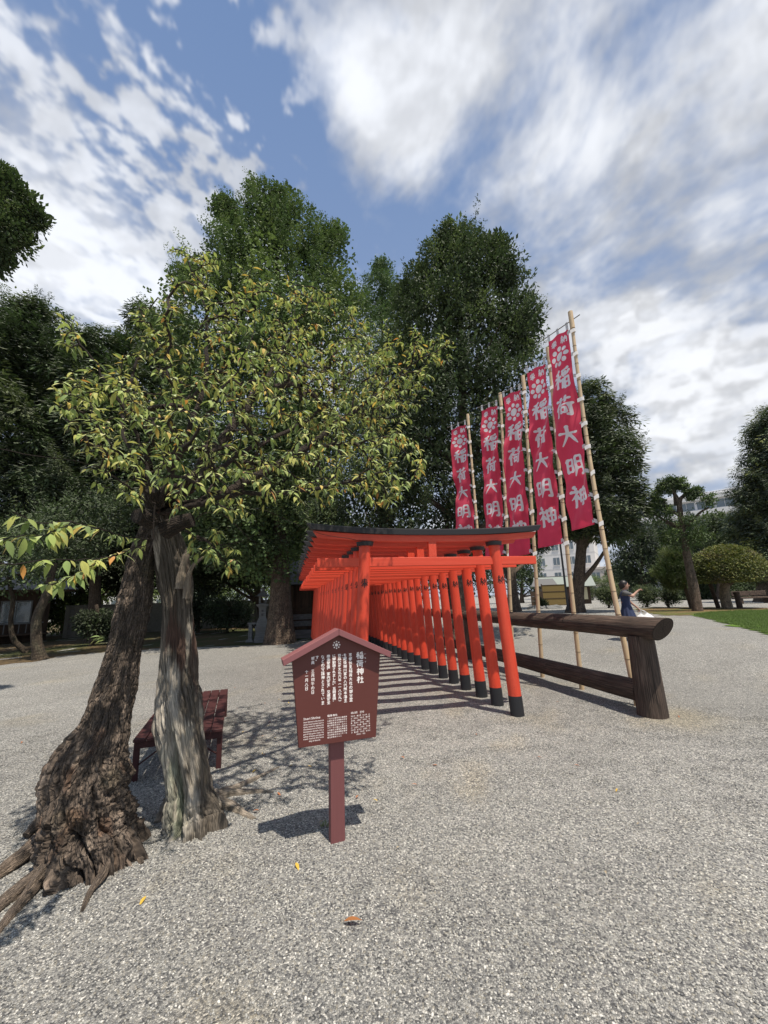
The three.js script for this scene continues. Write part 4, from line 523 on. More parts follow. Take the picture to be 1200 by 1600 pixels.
// limbs, branches and twigs grown toward points spread through the crown
const leafGeo = (() => { const rows = [[0, 0], [.12, .075], [.3, .15], [.52, .172], [.75, .115], [.9, .045], [1.04, 0]], pos = [], idx = []; rows.forEach(([t, w]) => { const z = -.30 * t * t; pos.push(-w, t, z + w * .30, 0, t, z, w, t, z + w * .30); }); for (let i = 1; i < rows.length; i++) { const b = i * 3, a = b - 3; idx.push(a, a + 1, b, a + 1, b + 1, b, a + 1, a + 2, b + 1, a + 2, b + 2, b + 1); } const g = new THREE.BufferGeometry(); g.setAttribute('position', new THREE.Float32BufferAttribute(pos, 3)); g.setIndex(idx); g.computeVertexNormals(); return g; })();
const leafMatOpt = { roughness: .92, transmission: .42, side: THREE.DoubleSide };
{
  const r = rng(2024), nodes = [], add = (p, parent) => { nodes.push({ p, parent, n: 0, kids: 0 }); return nodes.length - 1; };
  const limbPx = [   // [px, py, distance] paths of the main limbs
    [[245, 800, 3.62], [232, 745, 3.6], [212, 670, 3.55], [170, 600, 3.5], [115, 520, 3.5], [95, 488, 3.5]],
    [[247, 800, 3.62], [275, 715, 3.75], [320, 590, 3.95], [318, 470, 4.05], [288, 392, 4.05]],
    [[247, 800, 3.62], [320, 720, 3.9], [410, 600, 4.3], [460, 500, 4.5], [455, 440, 4.5]],
    [[250, 800, 3.62], [330, 778, 3.7], [440, 722, 3.9], [560, 640, 4.2], [650, 565, 4.4], [705, 535, 4.5]],
    [[250, 805, 3.62], [350, 775, 3.4], [480, 765, 3.3], [590, 740, 3.35], [650, 700, 3.4]],
    [[248, 800, 3.62], [270, 730, 3.3], [330, 640, 3.0], [380, 560, 2.9], [400, 500, 2.9]],
    [[248, 800, 3.62], [215, 735, 3.9], [190, 660, 4.2], [215, 560, 4.4]],
    [[248, 800, 3.62], [360, 720, 4.3], [500, 640, 5.0], [560, 560, 5.3]],
    [[250, 800, 3.62], [220, 755, 3.2], [180, 700, 2.95], [140, 650, 2.9]],
  ];
  const root = add(fork, -1);
  const grow = (from, to, step, wob) => { const a = nodes[from].p, L = a.distanceTo(to), n = Math.max(2, Math.ceil(L / step)), up = V(0, L * .10, 0), off = V(r() - .5, r() - .5, r() - .5).multiplyScalar(wob * L); let k = from; const path = [from]; for (let i = 1; i <= n; i++) { const t = i / n, p = a.clone().lerp(to, t).addScaledVector(up, Math.sin(t * Math.PI)).addScaledVector(off, Math.sin(t * Math.PI)).add(V(r() - .5, r() - .5, r() - .5).multiplyScalar(step * .22 * (i < n))); k = add(p, k); path.push(k); } return path; };
  const paths = [], limbs = [], tips = [];
  for (const L of limbPx) { const c = curve(L.map((q) => atD(...q)), 26); let k = root; const path = [root]; c.slice(1).forEach((p) => { p.add(V(r() - .5, r() - .5, r() - .5).multiplyScalar(.035)); k = add(p, k); path.push(k); }); paths.push(path); limbs.push(path); tips.push(path); }
  // low boughs reaching left, toward the viewer
  for (const L of [[[238, 842, 3.5], [195, 838, 3.2], [150, 825, 2.9], [105, 815, 2.65], [60, 818, 2.5], [20, 800, 2.4]], [[236, 850, 3.5], [205, 858, 3.2], [180, 868, 2.95], [140, 874, 2.7], [85, 875, 2.5], [30, 880, 2.4], [-30, 882, 2.3]], [[160, 872, 2.8], [120, 897, 2.65], [90, 910, 2.6], [70, 912, 2.55]], [[110, 818, 2.65], [70, 835, 2.5], [30, 838, 2.45], [-20, 850, 2.4]]]) { const c = curve(L.map((q) => atD(...q)), 22); let k = root; if (nodes.length) { let best = 1e9; nodes.forEach((q, i) => { const d = q.p.distanceTo(c[0]); if (d < best) { best = d; k = i; } }); } const path = [k]; c.forEach((p) => { p.add(V(r() - .5, r() - .5, r() - .5).multiplyScalar(.012)); k = add(p, k); path.push(k); }); paths.push(path); limbs.push(path); tips.push(path); }
  // bare twigs
  for (const L of [[[228, 785, 3.6], [180, 745, 3.4], [130, 722, 3.3], [60, 712, 3.25], [0, 703, 3.2]], [[232, 790, 3.6], [200, 768, 3.5], [165, 762, 3.4]], [[290, 815, 3.5], [340, 800, 3.6], [390, 842, 3.7], [402, 850, 3.7]], [[262, 815, 3.5], [230, 812, 3.3], [215, 785, 3.2]], [[330, 785, 3.9], [420, 800, 4.5], [470, 822, 4.8], [510, 836, 5.0], [556, 843, 5.0]], [[300, 840, 3.5], [350, 850, 3.6], [380, 845, 3.7], [398, 835, 3.8]], [[290, 830, 3.5], [330, 850, 3.4], [352, 880, 3.4]]]) { const c = curve(L.map((q) => atD(...q)), 18); let k = add(c[0], root); const path = [k]; c.slice(1).forEach((p) => { p.add(V(r() - .5, r() - .5, r() - .5).multiplyScalar(.012)); k = add(p, k); path.push(k); }); paths.push(path); }
  // crown: lumps given as [px, py, radius px, distance, depth]
  const lumps = [[160, 640, 75, 3.4, .7], [115, 605, 45, 3.4, .4], [110, 520, 24, 3.5, .2], [230, 580, 60, 3.8, .8], [200, 700, 75, 3.4, .7], [300, 520, 80, 3.9, .9], [290, 415, 36, 4.05, .4], [350, 450, 60, 4.0, .7], [390, 540, 95, 3.9, 1.2], [450, 480, 60, 4.4, .8], [500, 530, 75, 4.5, .9], [330, 650, 100, 3.5, 1.2], [450, 640, 100, 3.9, 1.2], [550, 600, 75, 4.4, .9], [620, 560, 55, 4.5, .6], [675, 545, 34, 4.5, .4], [640, 600, 40, 4.4, .5], [590, 530, 40, 4.6, .5], [580, 670, 65, 4.0, .8], [620, 720, 45, 3.5, .5], [500, 730, 65, 3.5, .7], [380, 745, 65, 3.3, .7], [290, 740, 60, 3.3, .7], [600, 755, 35, 3.4, .4], [345, 875, 30, 3.35, .25], [320, 845, 28, 3.4, .2], [470, 590, 80, 5.1, .8], [560, 590, 62, 5.2, .6], [520, 665, 55, 5.1, .5], [600, 640, 40, 5.0, .4], [400, 600, 60, 2.95, .4], [250, 500, 40, 4.2, .4]];
  const cand = []; const vol = lumps.map((l) => Math.pow(l[2], 1.6) * (l[0] > 480 ? 1.5 : 1)), tot = vol.reduce((a, b) => a + b, 0);
  lumps.forEach(([px, py, R, d, dep], li) => { const n = Math.max(5, Math.round(1480 * vol[li] / tot)); for (let k = 0; k < n; k++) { const a = r() * 6.283, q = Math.sqrt(r()) * R; cand.push(atD(px + Math.cos(a) * q, py + Math.sin(a) * q, d + (r() - .5) * 1.5 * dep)); } });
  cand.sort((a, b) => a.distanceTo(fork) - b.distanceTo(fork));
  for (const c of cand) { let best = 1e9, k = 0; for (let i = 1; i < nodes.length; i++) { const q = nodes[i], d = q.p.distanceTo(c) + .12 * Math.max(0, q.p.distanceTo(fork) - c.distanceTo(fork)) * 6; if (d < best) { best = d; k = i; } } if (nodes[k].p.distanceTo(c) < .05) continue; const path = grow(k, c, .085, .12); paths.push(path); tips.push(path); }
  for (const t of tips) { let k = t[t.length - 1]; while (k >= 0) { nodes[k].n++; k = nodes[k].parent; } }
  const rad = (k) => .0021 * Math.pow(Math.max(1, nodes[k].n), .52) + .0008;
  const barkC = () => [.10, .085, .075];
  const twigs = []; paths.forEach((path, i) => { const pts = path.map((k) => loc(nodes[k].p)), rr = path.map((k, j) => j === 0 && path.length > 1 ? Math.min(rad(k), rad(path[1]) * 1.25) : rad(k)); const g = sweep(pts, rr, i < limbs.length ? 9 : 5, { caps: false, vScale: 2, colour: () => { const v = i < limbs.length ? 1.6 : 2.2; return [.115 * v, .10 * v, .092 * v]; } }); if (limbs.includes(path)) mk('limb', g, trunkMat, cherry); else twigs.push(g); });
  tag(mk('twigs', mergeGeometries(twigs), trunkMat, cherry), null, null, null, 'stuff');
  // stubs of sawn limbs at the fork
  for (const [x, y, x2, y2] of [[238, 815, 213, 806], [242, 790, 238, 764], [255, 830, 300, 812]]) { const a = loc(atD(x, y, 3.6)), b = loc(atD(x2, y2, 3.5)); mk('sawn_stub', sweep(curve([a, a.clone().lerp(b, .5).add(V(0, .01, 0)), b], 8), [.07, .07, .068, .066, .064, .062, .06, .058, .055], 16, { colour: () => [.1, .085, .07], shape: (t, q) => 1 + .15 * n3(Math.cos(q) * 2 + x, Math.sin(q) * 2, t * 3), vScale: 1.5 }), trunkMat, cherry); }
  // leaves
  const leaves = [], q = new THREE.Quaternion(), M = new THREE.Matrix4();
  const put = (p, out, size) => { const dir = V(out.x + (r() - .5) * .9, out.y - .28 - .5 * r(), out.z + (r() - .5) * .9).normalize(); let nrm = V((r() - .5) * 1.1, 1, (r() - .5) * 1.1).add(V(.1, .1, .35)); const X = V().crossVectors(dir, nrm).normalize(), Z = V().crossVectors(X, dir).normalize(); M.makeBasis(X, dir, Z); q.setFromRotationMatrix(M); const roll = r(), y = roll < .018 ? [.52, .25, .05] : roll < .08 ? [.64, .47, .09] : roll < .34 ? [.46, .48, .12] : roll < .74 ? [.32, .41, .10] : [.21, .31, .085]; const k = .8 + .4 * r(); leaves.push({ p: p.clone().addScaledVector(dir, size * .12), q: q.clone(), s: size, c: y.map((v) => v * k), near: size / p.distanceTo(EYEP) }); };
  const lowSet = new Set(tips.slice(limbPx.length, limbPx.length + 4));
  tips.forEach((path, ti) => {
    const low = lowSet.has(path), m = path.length, start = low ? 3 : Math.max(1, m - 6 - (ti < limbPx.length ? 8 : 0));
    for (let j = start; j < m; j++) { const a = nodes[path[j]].p, b = nodes[path[j - 1]].p, d = a.clone().sub(b).normalize(), cnt = low ? (r() < .75 ? 2 : 1) + (r() < .3 ? 1 : 0) : j === m - 1 ? 4 : (r() < .5 ? 3 : 2);
      for (let k = 0; k < cnt; k++) { const side = V(r() - .5, (r() - .5) * .5, r() - .5).normalize(); put(b.clone().lerp(a, r()), d.clone().multiplyScalar(.55).addScaledVector(side, 1), (low ? .070 : .064) * (.55 + .8 * r())); } }
  });
  for (let k = 0; k < 9; k++) put(atD(160 + (r() - .5) * 14, 998 + (r() - .5) * 8, 3.3), V(-.6, .6, .4), .05);   // sprout on the living trunk
  leaves.sort((a, b) => b.near - a.near);
  const crown = new THREE.Group(); crown.name = 'crown'; cherry.add(crown);
  const mats = new Map(), matFor = (c) => { const k = c.map((v) => Math.round(v * 22)).join(); if (!mats.has(k)) mats.set(k, new THREE.MeshPhysicalMaterial({ color: lin(...c), ...leafMatOpt })); return mats.get(k); };
  leaves.slice(0, 300).forEach((l) => { const o = mk('leaf', leafGeo, matFor(l.c), crown); o.position.copy(loc(l.p)); o.quaternion.copy(l.q); o.scale.setScalar(l.s); });
  const rest = leaves.slice(300), im = new THREE.InstancedMesh(leafGeo, new THREE.MeshPhysicalMaterial({ color: lin(1, 1, 1), ...leafMatOpt }), rest.length), c = new THREE.Color();
  rest.forEach((l, i) => { M.compose(loc(l.p), l.q, V(l.s, l.s, l.s)); im.setMatrixAt(i, M); im.setColorAt(i, c.setRGB(...l.c)); });
  im.name = 'foliage'; im.castShadow = im.receiveShadow = true; tag(im, null, null, null, 'stuff'); crown.add(im);
  console.log('cherry leaves', leaves.length, 'nodes', nodes.length);
}
// a tuft of weed at the foot of the notice board
{ const g = gnd(507, 1292), t = thing('weed_tuft', 'small grey green weed tuft at the foot of the notice board post', 'weed', g.clone()), r = rng(14), m = new THREE.MeshPhysicalMaterial({ color: lin(.20, .24, .12), roughness: .8, transmission: .2, side: THREE.DoubleSide }); for (let k = 0; k < 16; k++) { const o = mk('leaf', leafGeo, m, t); o.position.set((r() - .5) * .07, .004, (r() - .5) * .05); o.rotation.set(.5 + .8 * r(), r() * 6.3, 0, 'YXZ'); o.scale.setScalar(.02 + .02 * r()); } }
// fallen leaves on the gravel
{
  // [px, py, length, kind, where]
  const spots = [[537, 1445, .09, 0, 'alone in the open foreground gravel'], [228, 1404, .06, 1, 'in front of the living cherry trunk'], [462, 1352, .06, 1, 'between the cherry and the notice board post'], [433, 1241, .05, 2, 'at the end of the thin surface root'], [683, 1198, .065, 2, 'largest of those between the board and the first gate post'], [632, 1187, .05, 2, 'right of the notice board, toward the gates'], [652, 1229, .05, 2, 'right of the board, on its own'], [898, 1197, .05, 2, 'before the near rail post'], [965, 1235, .04, 1, 'in front of the rail post'], [840, 1185, .04, 2, 'in front of the first gate post'], [945, 1365, .04, 3, 'in the open court before the rail'], [1000, 1290, .03, 3, 'well in front of the rail post'], [395, 1270, .05, 2, 'against the short cherry root'], [400, 1205, .05, 1, 'in the dappled shade by the bench leg'], [410, 1180, .045, 1, 'in the dappled shade behind the roots'], [560, 1246, .05, 2, 'at the tip of the notice board shadow'], [430, 1155, .045, 1, 'in the tree shade left of the board'], [870, 1098, .05, 2, 'under the lower log of the rail'], [1060, 1120, .05, 2, 'beside the foot of the rail post'], [590, 1255, .04, 1, 'just right of the notice board post'], [505, 1285, .04, 3, 'in the shadow at the notice board post'], [620, 1330, .04, 3, 'in front and right of the notice board'], [745, 1150, .04, 2, 'near the front gate, on sunny gravel'], [480, 1200, .05, 1, 'in the tree shade close to the board'], [35, 1160, .05, 2, 'beyond the living cherry trunk'], [380, 1130, .05, 2, 'behind the bench end']];
  { const q = rng(123); for (let k = 0; k < 18; k++) spots.push([340 + q() * 140, 1075 + q() * 130, .032 + .02 * q(), 1 + Math.floor(q() * 3), null]); }
  const tones = [[.33, .13, .035], [.60, .40, .05], [.38, .14, .05], [.36, .30, .20]], tn = ['curled orange brown', 'flat yellow', 'small reddish brown', 'pale tan'], r = rng(55), mm = tones.map((c) => new THREE.MeshPhysicalMaterial({ color: lin(...c), roughness: .7, transmission: .15, side: THREE.DoubleSide }));
  spots.forEach(([px, py, s, k, where], i) => { const g = gnd(px, py), o = mk(numbered('fallen_leaf'), leafGeo, mm[k], scene); o.position.copy(g).add(V(0, .012 + .006 * r(), 0)); o.rotation.set(-1.35 + (r() - .5) * .5, r() * 6.3, (r() - .5) * .5, 'YXZ'); o.scale.setScalar(s); tag(o, where ? `${tn[k]} fallen leaf ${where}` : `${tn[k]} withered leaf in the dappled shade between bench and notice board`, 'leaf', 'fallen leaves on the gravel'); });
}
// ---------------------------------------------------------------- other trees: tapered trunk, limbs, crown of leaf sprays in clumps
function spray(kind, seed) {
  const r = rng(seed), parts = [];
  const leaf = (p, d, n, l, w) => { const s = V().crossVectors(d, n).normalize().multiplyScalar(w), m = p.clone().addScaledVector(d, l * .5).addScaledVector(n, -.05 * l), e = p.clone().addScaledVector(d, l); const a = m.clone().add(s), b = m.clone().sub(s); const g = new THREE.BufferGeometry(); g.setAttribute('position', new THREE.Float32BufferAttribute([p.x, p.y, p.z, a.x, a.y, a.z, e.x, e.y, e.z, b.x, b.y, b.z], 3)); g.setIndex([0, 1, 2, 0, 2, 3]); g.computeVertexNormals(); parts.push(g); };
  const count = { broad: 16, ginkgo: 18, conifer: 26, needle: 30 }[kind];
  for (let i = 0; i < count; i++) {
    const v = V(r() - .5, r() - .5, r() - .5).normalize(), p = v.clone().multiplyScalar(.75 * Math.cbrt(r()));
    if (kind === 'conifer') { const d = V(v.x, v.y * .35 - .35, v.z).normalize(); leaf(p, d, V(r() - .5, 1, r() - .5), .42 + .3 * r(), .06 + .04 * r()); }
    else if (kind === 'needle') { const d = V(v.x, Math.abs(v.y) * .8 + .2, v.z).normalize(); leaf(p, d, V(r() - .5, .4, r() - .5), .5 + .3 * r(), .035); }
    else { const d = V(v.x + (r() - .5), v.y - .25, v.z + (r() - .5)).normalize(); leaf(p, d, V(r() - .5, 1.1, r() - .5).normalize(), kind === 'ginkgo' ? .28 : .36, kind === 'ginkgo' ? .13 : .10); }
  }
  return mergeGeometries(parts);
}
const SPRAY = { broad: spray('broad', 1), ginkgo: spray('ginkgo', 2), conifer: spray('conifer', 3), needle: spray('needle', 4) };
const leafMats = new Map(); const foliageMat = (rough) => { if (!leafMats.has(rough)) leafMats.set(rough, new THREE.MeshPhysicalMaterial({ color: lin(1, 1, 1), roughness: rough, transmission: .28, side: THREE.DoubleSide })); return leafMats.get(rough); };
const treeBark = new THREE.MeshStandardMaterial({ map: barkMap, bumpMap: barkBump, bumpScale: .03, roughness: .95, color: lin(.42, .37, .32) });
// lumps: [centre Vector3, radius, (vertical squash)]; every lump is broken into smaller clumps
function crownOf(parent, lumps, { kind, size, density, col, col2 = col, mix2 = .2, seed, clump = .34, shell = .55, rough = .92, stretch = 1, fill = .12, shoots = 1 }) {
  const r = rng(seed), list = [], base = parent.position;
  const dirR = () => { const z = r() * 2 - 1, a = r() * 6.283, s = Math.sqrt(1 - z * z); return V(Math.cos(a) * s, z, Math.sin(a) * s); };
  for (const [c, R, sq = 1] of lumps) {
    const nSub = Math.max(8, Math.round(30 * Math.min(3, .3 / (clump * clump) * .35)));
    for (let k = 0; k < nSub; k++) {
      const d = dirR(), sr = R * clump * (.55 + .75 * r()), sc = c.clone().add(V(d.x, d.y * sq, d.z).multiplyScalar(R * (.62 + .36 * r()))), tone = .72 + .5 * r(), alt = r() < mix2, n = Math.max(4, Math.round(2.6 * density * sr * sr / (size * size)));
      for (let j = 0; j < n; j++) { const e = dirR(), rr = sr * (r() < .8 ? lerp(shell, 1.08, Math.sqrt(r())) : r()); list.push([sc.x + e.x * rr, sc.y + e.y * rr * .8 * stretch, sc.z + e.z * rr, size * (.65 + .7 * r()), tone * (.8 + .4 * r()), alt]); }
    }
    const ns = Math.round(shoots * 16); for (let k = 0; k < ns; k++) { const d = dirR(); d.y = Math.abs(d.y) * 1.1 + .1; d.normalize(); const len = R * (.35 + .65 * r() * r()), p0 = c.clone().add(V(d.x, d.y * sq, d.z).multiplyScalar(R * .9)), g = V(d.x + (r() - .5) * .6, d.y + .35, d.z + (r() - .5) * .6).normalize(), nn = Math.max(3, Math.round(len / (size * .38))), alt = r() < .4, tn = .8 + .4 * r(); for (let j = 0; j < nn; j++) { const t = j / nn, w = size * .3 * (1 - t); list.push([p0.x + g.x * len * t + (r() - .5) * w, p0.y + g.y * len * t + (r() - .5) * w, p0.z + g.z * len * t + (r() - .5) * w, size * lerp(.75, .35, t), tn, alt]); } }
    const nf = Math.round(density * fill * 9 * R * R / (size * size)); for (let j = 0; j < nf; j++) { const e = dirR(), rr = R * Math.cbrt(r()) * .9; list.push([c.x + e.x * rr, c.y + e.y * rr * sq, c.z + e.z * rr, size * (1.2 + .7 * r()), .7 + .3 * r(), false]); }
  }
  const m = new THREE.InstancedMesh(SPRAY[kind], foliageMat(rough), list.length), M = new THREE.Matrix4(), Q = new THREE.Quaternion(), E = new THREE.Euler(), cc = new THREE.Color();
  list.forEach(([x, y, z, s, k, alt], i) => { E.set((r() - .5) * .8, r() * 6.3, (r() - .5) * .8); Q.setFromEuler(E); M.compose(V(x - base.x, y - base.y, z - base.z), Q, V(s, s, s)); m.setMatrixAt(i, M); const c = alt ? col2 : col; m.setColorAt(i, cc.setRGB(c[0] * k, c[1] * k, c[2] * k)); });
  m.name = 'crown'; m.castShadow = m.receiveShadow = true; tag(m, null, null, null, 'stuff'); parent.add(m); total += list.length; return m;
}
let total = 0;
function woody(t, base, top, r0, r1, lumps, seed, limbs = 9, mat = treeBark) {
  const r = rng(seed), o = t.position, pts = [], rr = [], n = 26, bend = V((r() - .5) * .5, 0, (r() - .5) * .5);
  for (let i = 0; i <= n; i++) { const k = i / n; pts.push(base.clone().lerp(top, k).addScaledVector(bend, Math.sin(k * 3.14)).sub(o)); rr.push(lerp(r0, r1, Math.pow(k, .8)) * (1 + .55 * Math.exp(-k * 22))); }
  pts[0].y -= .15;
  mk('trunk', sweep(pts, rr, 20, { shape: (k, a) => 1 + .10 * n3(Math.cos(a) * 2 + seed, Math.sin(a) * 2, k * 9) + .06 * Math.sin(a * 6 + seed) * Math.exp(-k * 10), uScale: 3, vScale: .8 }), mat, t);
  const gs = []; for (let k = 0; k < limbs && lumps.length; k++) { const L = lumps[k % lumps.length], target = L[0].clone().add(V(r() - .5, r() - .5, r() - .5).multiplyScalar(L[1])), h = Math.min(.95, Math.max(.12, (target.y - base.y - (target.distanceTo(top) * .35)) / (top.y - base.y))), a = pts[Math.floor(h * n)]; if (!a) continue; const e = target.sub(o), mid = a.clone().lerp(e, .5).add(V(0, -.05 * e.distanceTo(a), 0)), c = curve([a, mid, e], 10), b0 = lerp(r0, r1, h) * .5; gs.push(sweep(c, c.map((_, i) => lerp(b0, b0 * .18, i / 10)), 7, { caps: false, vScale: .8 })); }
  if (gs.length) mk('limbs', mergeGeometries(gs), mat, t);
}
const L = (list, dist, dz = 0) => list.map(([px, py, rpx, sq, d]) => { const c = atD(px, py, d ?? dist); return [c, pxSize(rpx, c), sq ?? 1]; });
function tree(name, label, group, base, topP, r0, r1, lumps, opt, limbs) { const t = thing(name, label, 'tree', base.clone(), group); woody(t, base, topP, r0, r1, lumps, opt.seed, limbs); crownOf(t, lumps, opt); return t; }

{ // ginkgo behind the cherry
  const b = gnd(437, 1005), lumps = L([[410, 315, 26], [440, 325, 24], [400, 360, 48], [455, 375, 50], [365, 400, 42], [350, 330, 16], [505, 405, 36], [520, 370, 18], [335, 445, 34], [290, 440, 20], [440, 470, 90], [515, 470, 45], [380, 540, 100], [300, 570, 70], [470, 580, 100], [400, 680, 120], [320, 730, 90], [470, 740, 85], [390, 820, 70, .8], [455, 820, 60, .8], [330, 830, 60, .7], [425, 875, 42, .7], [380, 880, 35, .7]], 17.8);
  tree('ginkgo_tree', 'tall ginkgo tree with fine green foliage standing behind the cherry', 'trees around the court', b, atD(430, 330, 17.8), .44, .07, lumps, { kind: 'ginkgo', size: .42, density: 1.5, col: [.085, .145, .040], col2: [.13, .195, .05], mix2: .25, shoots: 2.4, seed: 41, clump: .46, rough: .92, fill: .10 }, 20);
}
tree('spire_tree', 'slim feathery tree rising between the ginkgo and the dark evergreen', 'trees around the court', V(-.4, 0, -24), atD(597, 405, 24), .25, .03, L([[598, 425, 14, 1.6], [592, 455, 26], [612, 470, 20], [575, 490, 28], [610, 510, 36], [595, 560, 48], [600, 630, 60], [590, 720, 75]], 24), { kind: 'ginkgo', size: .45, density: 1.1, col: [0.098, 0.165, 0.053], shoots: 2.4, seed: 42, clump: .5, fill: .06 }, 12);
{ // evergreen oak
  const b = gnd(711, 1010), lumps = L([[700, 378, 20], [730, 385, 24], [686, 408, 28], [755, 420, 36], [775, 392, 12], [790, 430, 14], [655, 450, 26], [640, 470, 20], [715, 460, 70], [770, 460, 45], [812, 495, 28], [680, 540, 80], [755, 550, 75], [800, 545, 35], [640, 560, 45], [640, 640, 80], [720, 640, 100], [790, 630, 60], [620, 730, 90], [700, 740, 105], [790, 740, 70], [560, 800, 70], [660, 830, 70], [750, 820, 60], [520, 830, 45], [590, 850, 45]], 15);
  tree('evergreen_oak', 'huge dark evergreen tree towering behind the torii row and banners', 'trees around the court', b, atD(715, 400, 15), .34, .06, lumps, { kind: 'broad', size: .40, density: 1.5, col: [0.045, 0.078, 0.024], col2: [0.112, 0.165, 0.045], mix2: .12, shoots: 2.4, seed: 43, clump: .42, rough: .92, fill: .10 }, 22);
}
{ // rounded conifer behind the nearest banners
  const b = gnd(899, 957); b.y = groundY(b.x, b.z); const d = Math.hypot(b.x, b.z);
  tree('cypress_tree', 'broad dark green conifer with a bare trunk behind the tallest banner', 'trees around the court', b, atD(925, 625, d), .42, .08, L([[925, 625, 28], [900, 665, 40], [945, 665, 38], [880, 720, 48], [850, 735, 36], [862, 680, 26], [930, 720, 60], [970, 715, 32], [890, 780, 58], [945, 780, 58], [978, 770, 28], [850, 800, 40], [905, 818, 34, .7], [955, 822, 34, .7], [860, 818, 30, .7]], d), { kind: 'conifer', size: .46, density: 1.6, col: [0.057, 0.093, 0.027], col2: [0.112, 0.143, 0.038], mix2: .25, seed: 44, clump: .38, rough: .92, fill: .14 }, 14);
}
tree('bare_trunk_pine', 'tall straight grey trunk with high dark foliage behind the torii posts', 'trees around the court', gnd(803, 956), atD(795, 700, 36), .38, .12, L([[800, 720, 50], [830, 770, 50], [780, 800, 55], [840, 830, 36, .8], [815, 845, 36, .8], [760, 850, 40]], 36), { kind: 'conifer', size: .5, density: 1.4, col: [0.045, 0.075, 0.024], seed: 45, clump: .34, fill: .14 }, 6);
// cedars on the left
{
  const C = (label, bx, bz, lumps, dist, topPx, seed) => tree('cedar_tree', label, 'trees around the court', V(bx, 0, bz), atD(topPx[0], topPx[1], dist), .30, .05, L(lumps, dist), { kind: 'conifer', size: .46, density: 1.5, col: [0.051, 0.09, 0.027], col2: [0.105, 0.15, 0.042], mix2: .2, seed, clump: .38, rough: .92, fill: .12 }, 14);
  C('dense dark cedar beyond the left gravel edge, beside the house', -21, -20, [[30, 500, 38], [70, 520, 42], [20, 570, 70], [85, 590, 60], [40, 680, 85], [100, 690, 60], [30, 780, 80], [90, 790, 60], [-40, 560, 80], [-60, 680, 110], [-40, 790, 90], [20, 850, 50, .7], [90, 860, 45, .7]], 27, [45, 490], 51);
  C('dark cedar in front of the block wall', -14.5, -21, [[150, 545, 30], [125, 590, 40], [175, 610, 45], [150, 680, 65], [205, 690, 55], [140, 770, 70], [200, 790, 60], [170, 850, 50, .7], [120, 855, 45, .7]], 25, [150, 530], 52);
  C('cedar rising behind the forked cherry trunks', -11.5, -24, [[228, 510, 30], [215, 550, 38], [255, 570, 45], [230, 640, 70], [290, 660, 60], [250, 740, 75], [310, 780, 60], [240, 830, 55, .7], [300, 850, 50, .7]], 26, [228, 495], 53);
  C('cedar standing far behind the stone lantern', -9, -31, [[345, 800, 55], [380, 760, 60], [330, 850, 45], [400, 840, 60], [360, 890, 38, .7], [310, 880, 36, .7]], 32, [365, 700], 54);
  C('dark cedar between the ginkgo and the torii row', -4.5, -29, [[450, 780, 70], [490, 830, 55], [440, 850, 55], [480, 890, 40, .7], [530, 860, 40, .7], [420, 890, 36, .7]], 30, [465, 700], 55);
}
{ // a tree whose boughs reach in at the upper left; its trunk stands outside the view
  const b = V(-9.6, 0, -4.6), lumps = L([[0, 292, 24], [25, 318, 20], [48, 345, 15], [-10, 345, 36], [15, 370, 24], [-40, 310, 40], [-90, 360, 70], [-10, 400, 16], [-170, 300, 110], [-200, 420, 110]], 9.5);
  tree('camphor_tree', 'leafy bough with glossy leaves reaching in against the sky, away from every other tree', 'trees around the court', b, lumps[6][0].clone(), .3, .07, lumps, { kind: 'broad', size: .22, density: 1.5, col: [0.06, 0.105, 0.03], col2: [0.12, 0.18, 0.045], mix2: .2, shoots: 2.4, seed: 61, clump: .34, rough: .92, fill: .10 }, 14);
}
// slim trees on the moss
function slim(label, path, r0, r1, seed) { const p = path.map(([x, y, h]) => h === 0 ? gnd(x, y) : null), b = p[0], d = Math.hypot(b.x, b.z), P = path.map(([x, y, h]) => h === 0 ? b.clone() : atD(x, y, d)), t = thing('slim_tree', label, 'tree', b.clone(), 'slim trees on the moss'); const c = curve(P.map((q) => q.sub(b)), 30); mk('trunk', sweep(c, c.map((_, i) => lerp(r0, r1, i / 30) * (1 + .4 * Math.exp(-i * .5))), 18, { shape: (k, a) => 1 + .08 * n3(Math.cos(a) * 2 + seed, Math.sin(a) * 2, k * 8), vScale: .8, uScale: 2, colour: (k, a, q) => { const w = sstep(.0, .4, n3(q.x * 3, q.y * 3, q.z * 3 + seed)); return [lerp(.26, .34, w), lerp(.235, .35, w), lerp(.19, .27, w)]; } }), trunkMat, t); const e = c[30].clone().add(b); crownOf(t, [[e.clone().add(V(-.3, .8, -.4)), 1.5], [e.clone().add(V(.8, 1.5, -.6)), 1.2]], { kind: 'broad', size: .36, density: 1.2, col: [0.053, 0.09, 0.027], seed, clump: .4 }); }
slim('slim pale barked tree leaning at the edge of the moss, before the house', [[62, 1031, 0], [57, 1000, 1], [58, 965, 1], [72, 930, 1], [85, 880, 1]], .17, .10, 71);
slim('thin crooked trunk on the moss left of the pale tree', [[42, 1020, 0], [22, 1000, 1], [17, 970, 1], [20, 940, 1], [12, 900, 1]], .10, .06, 72);
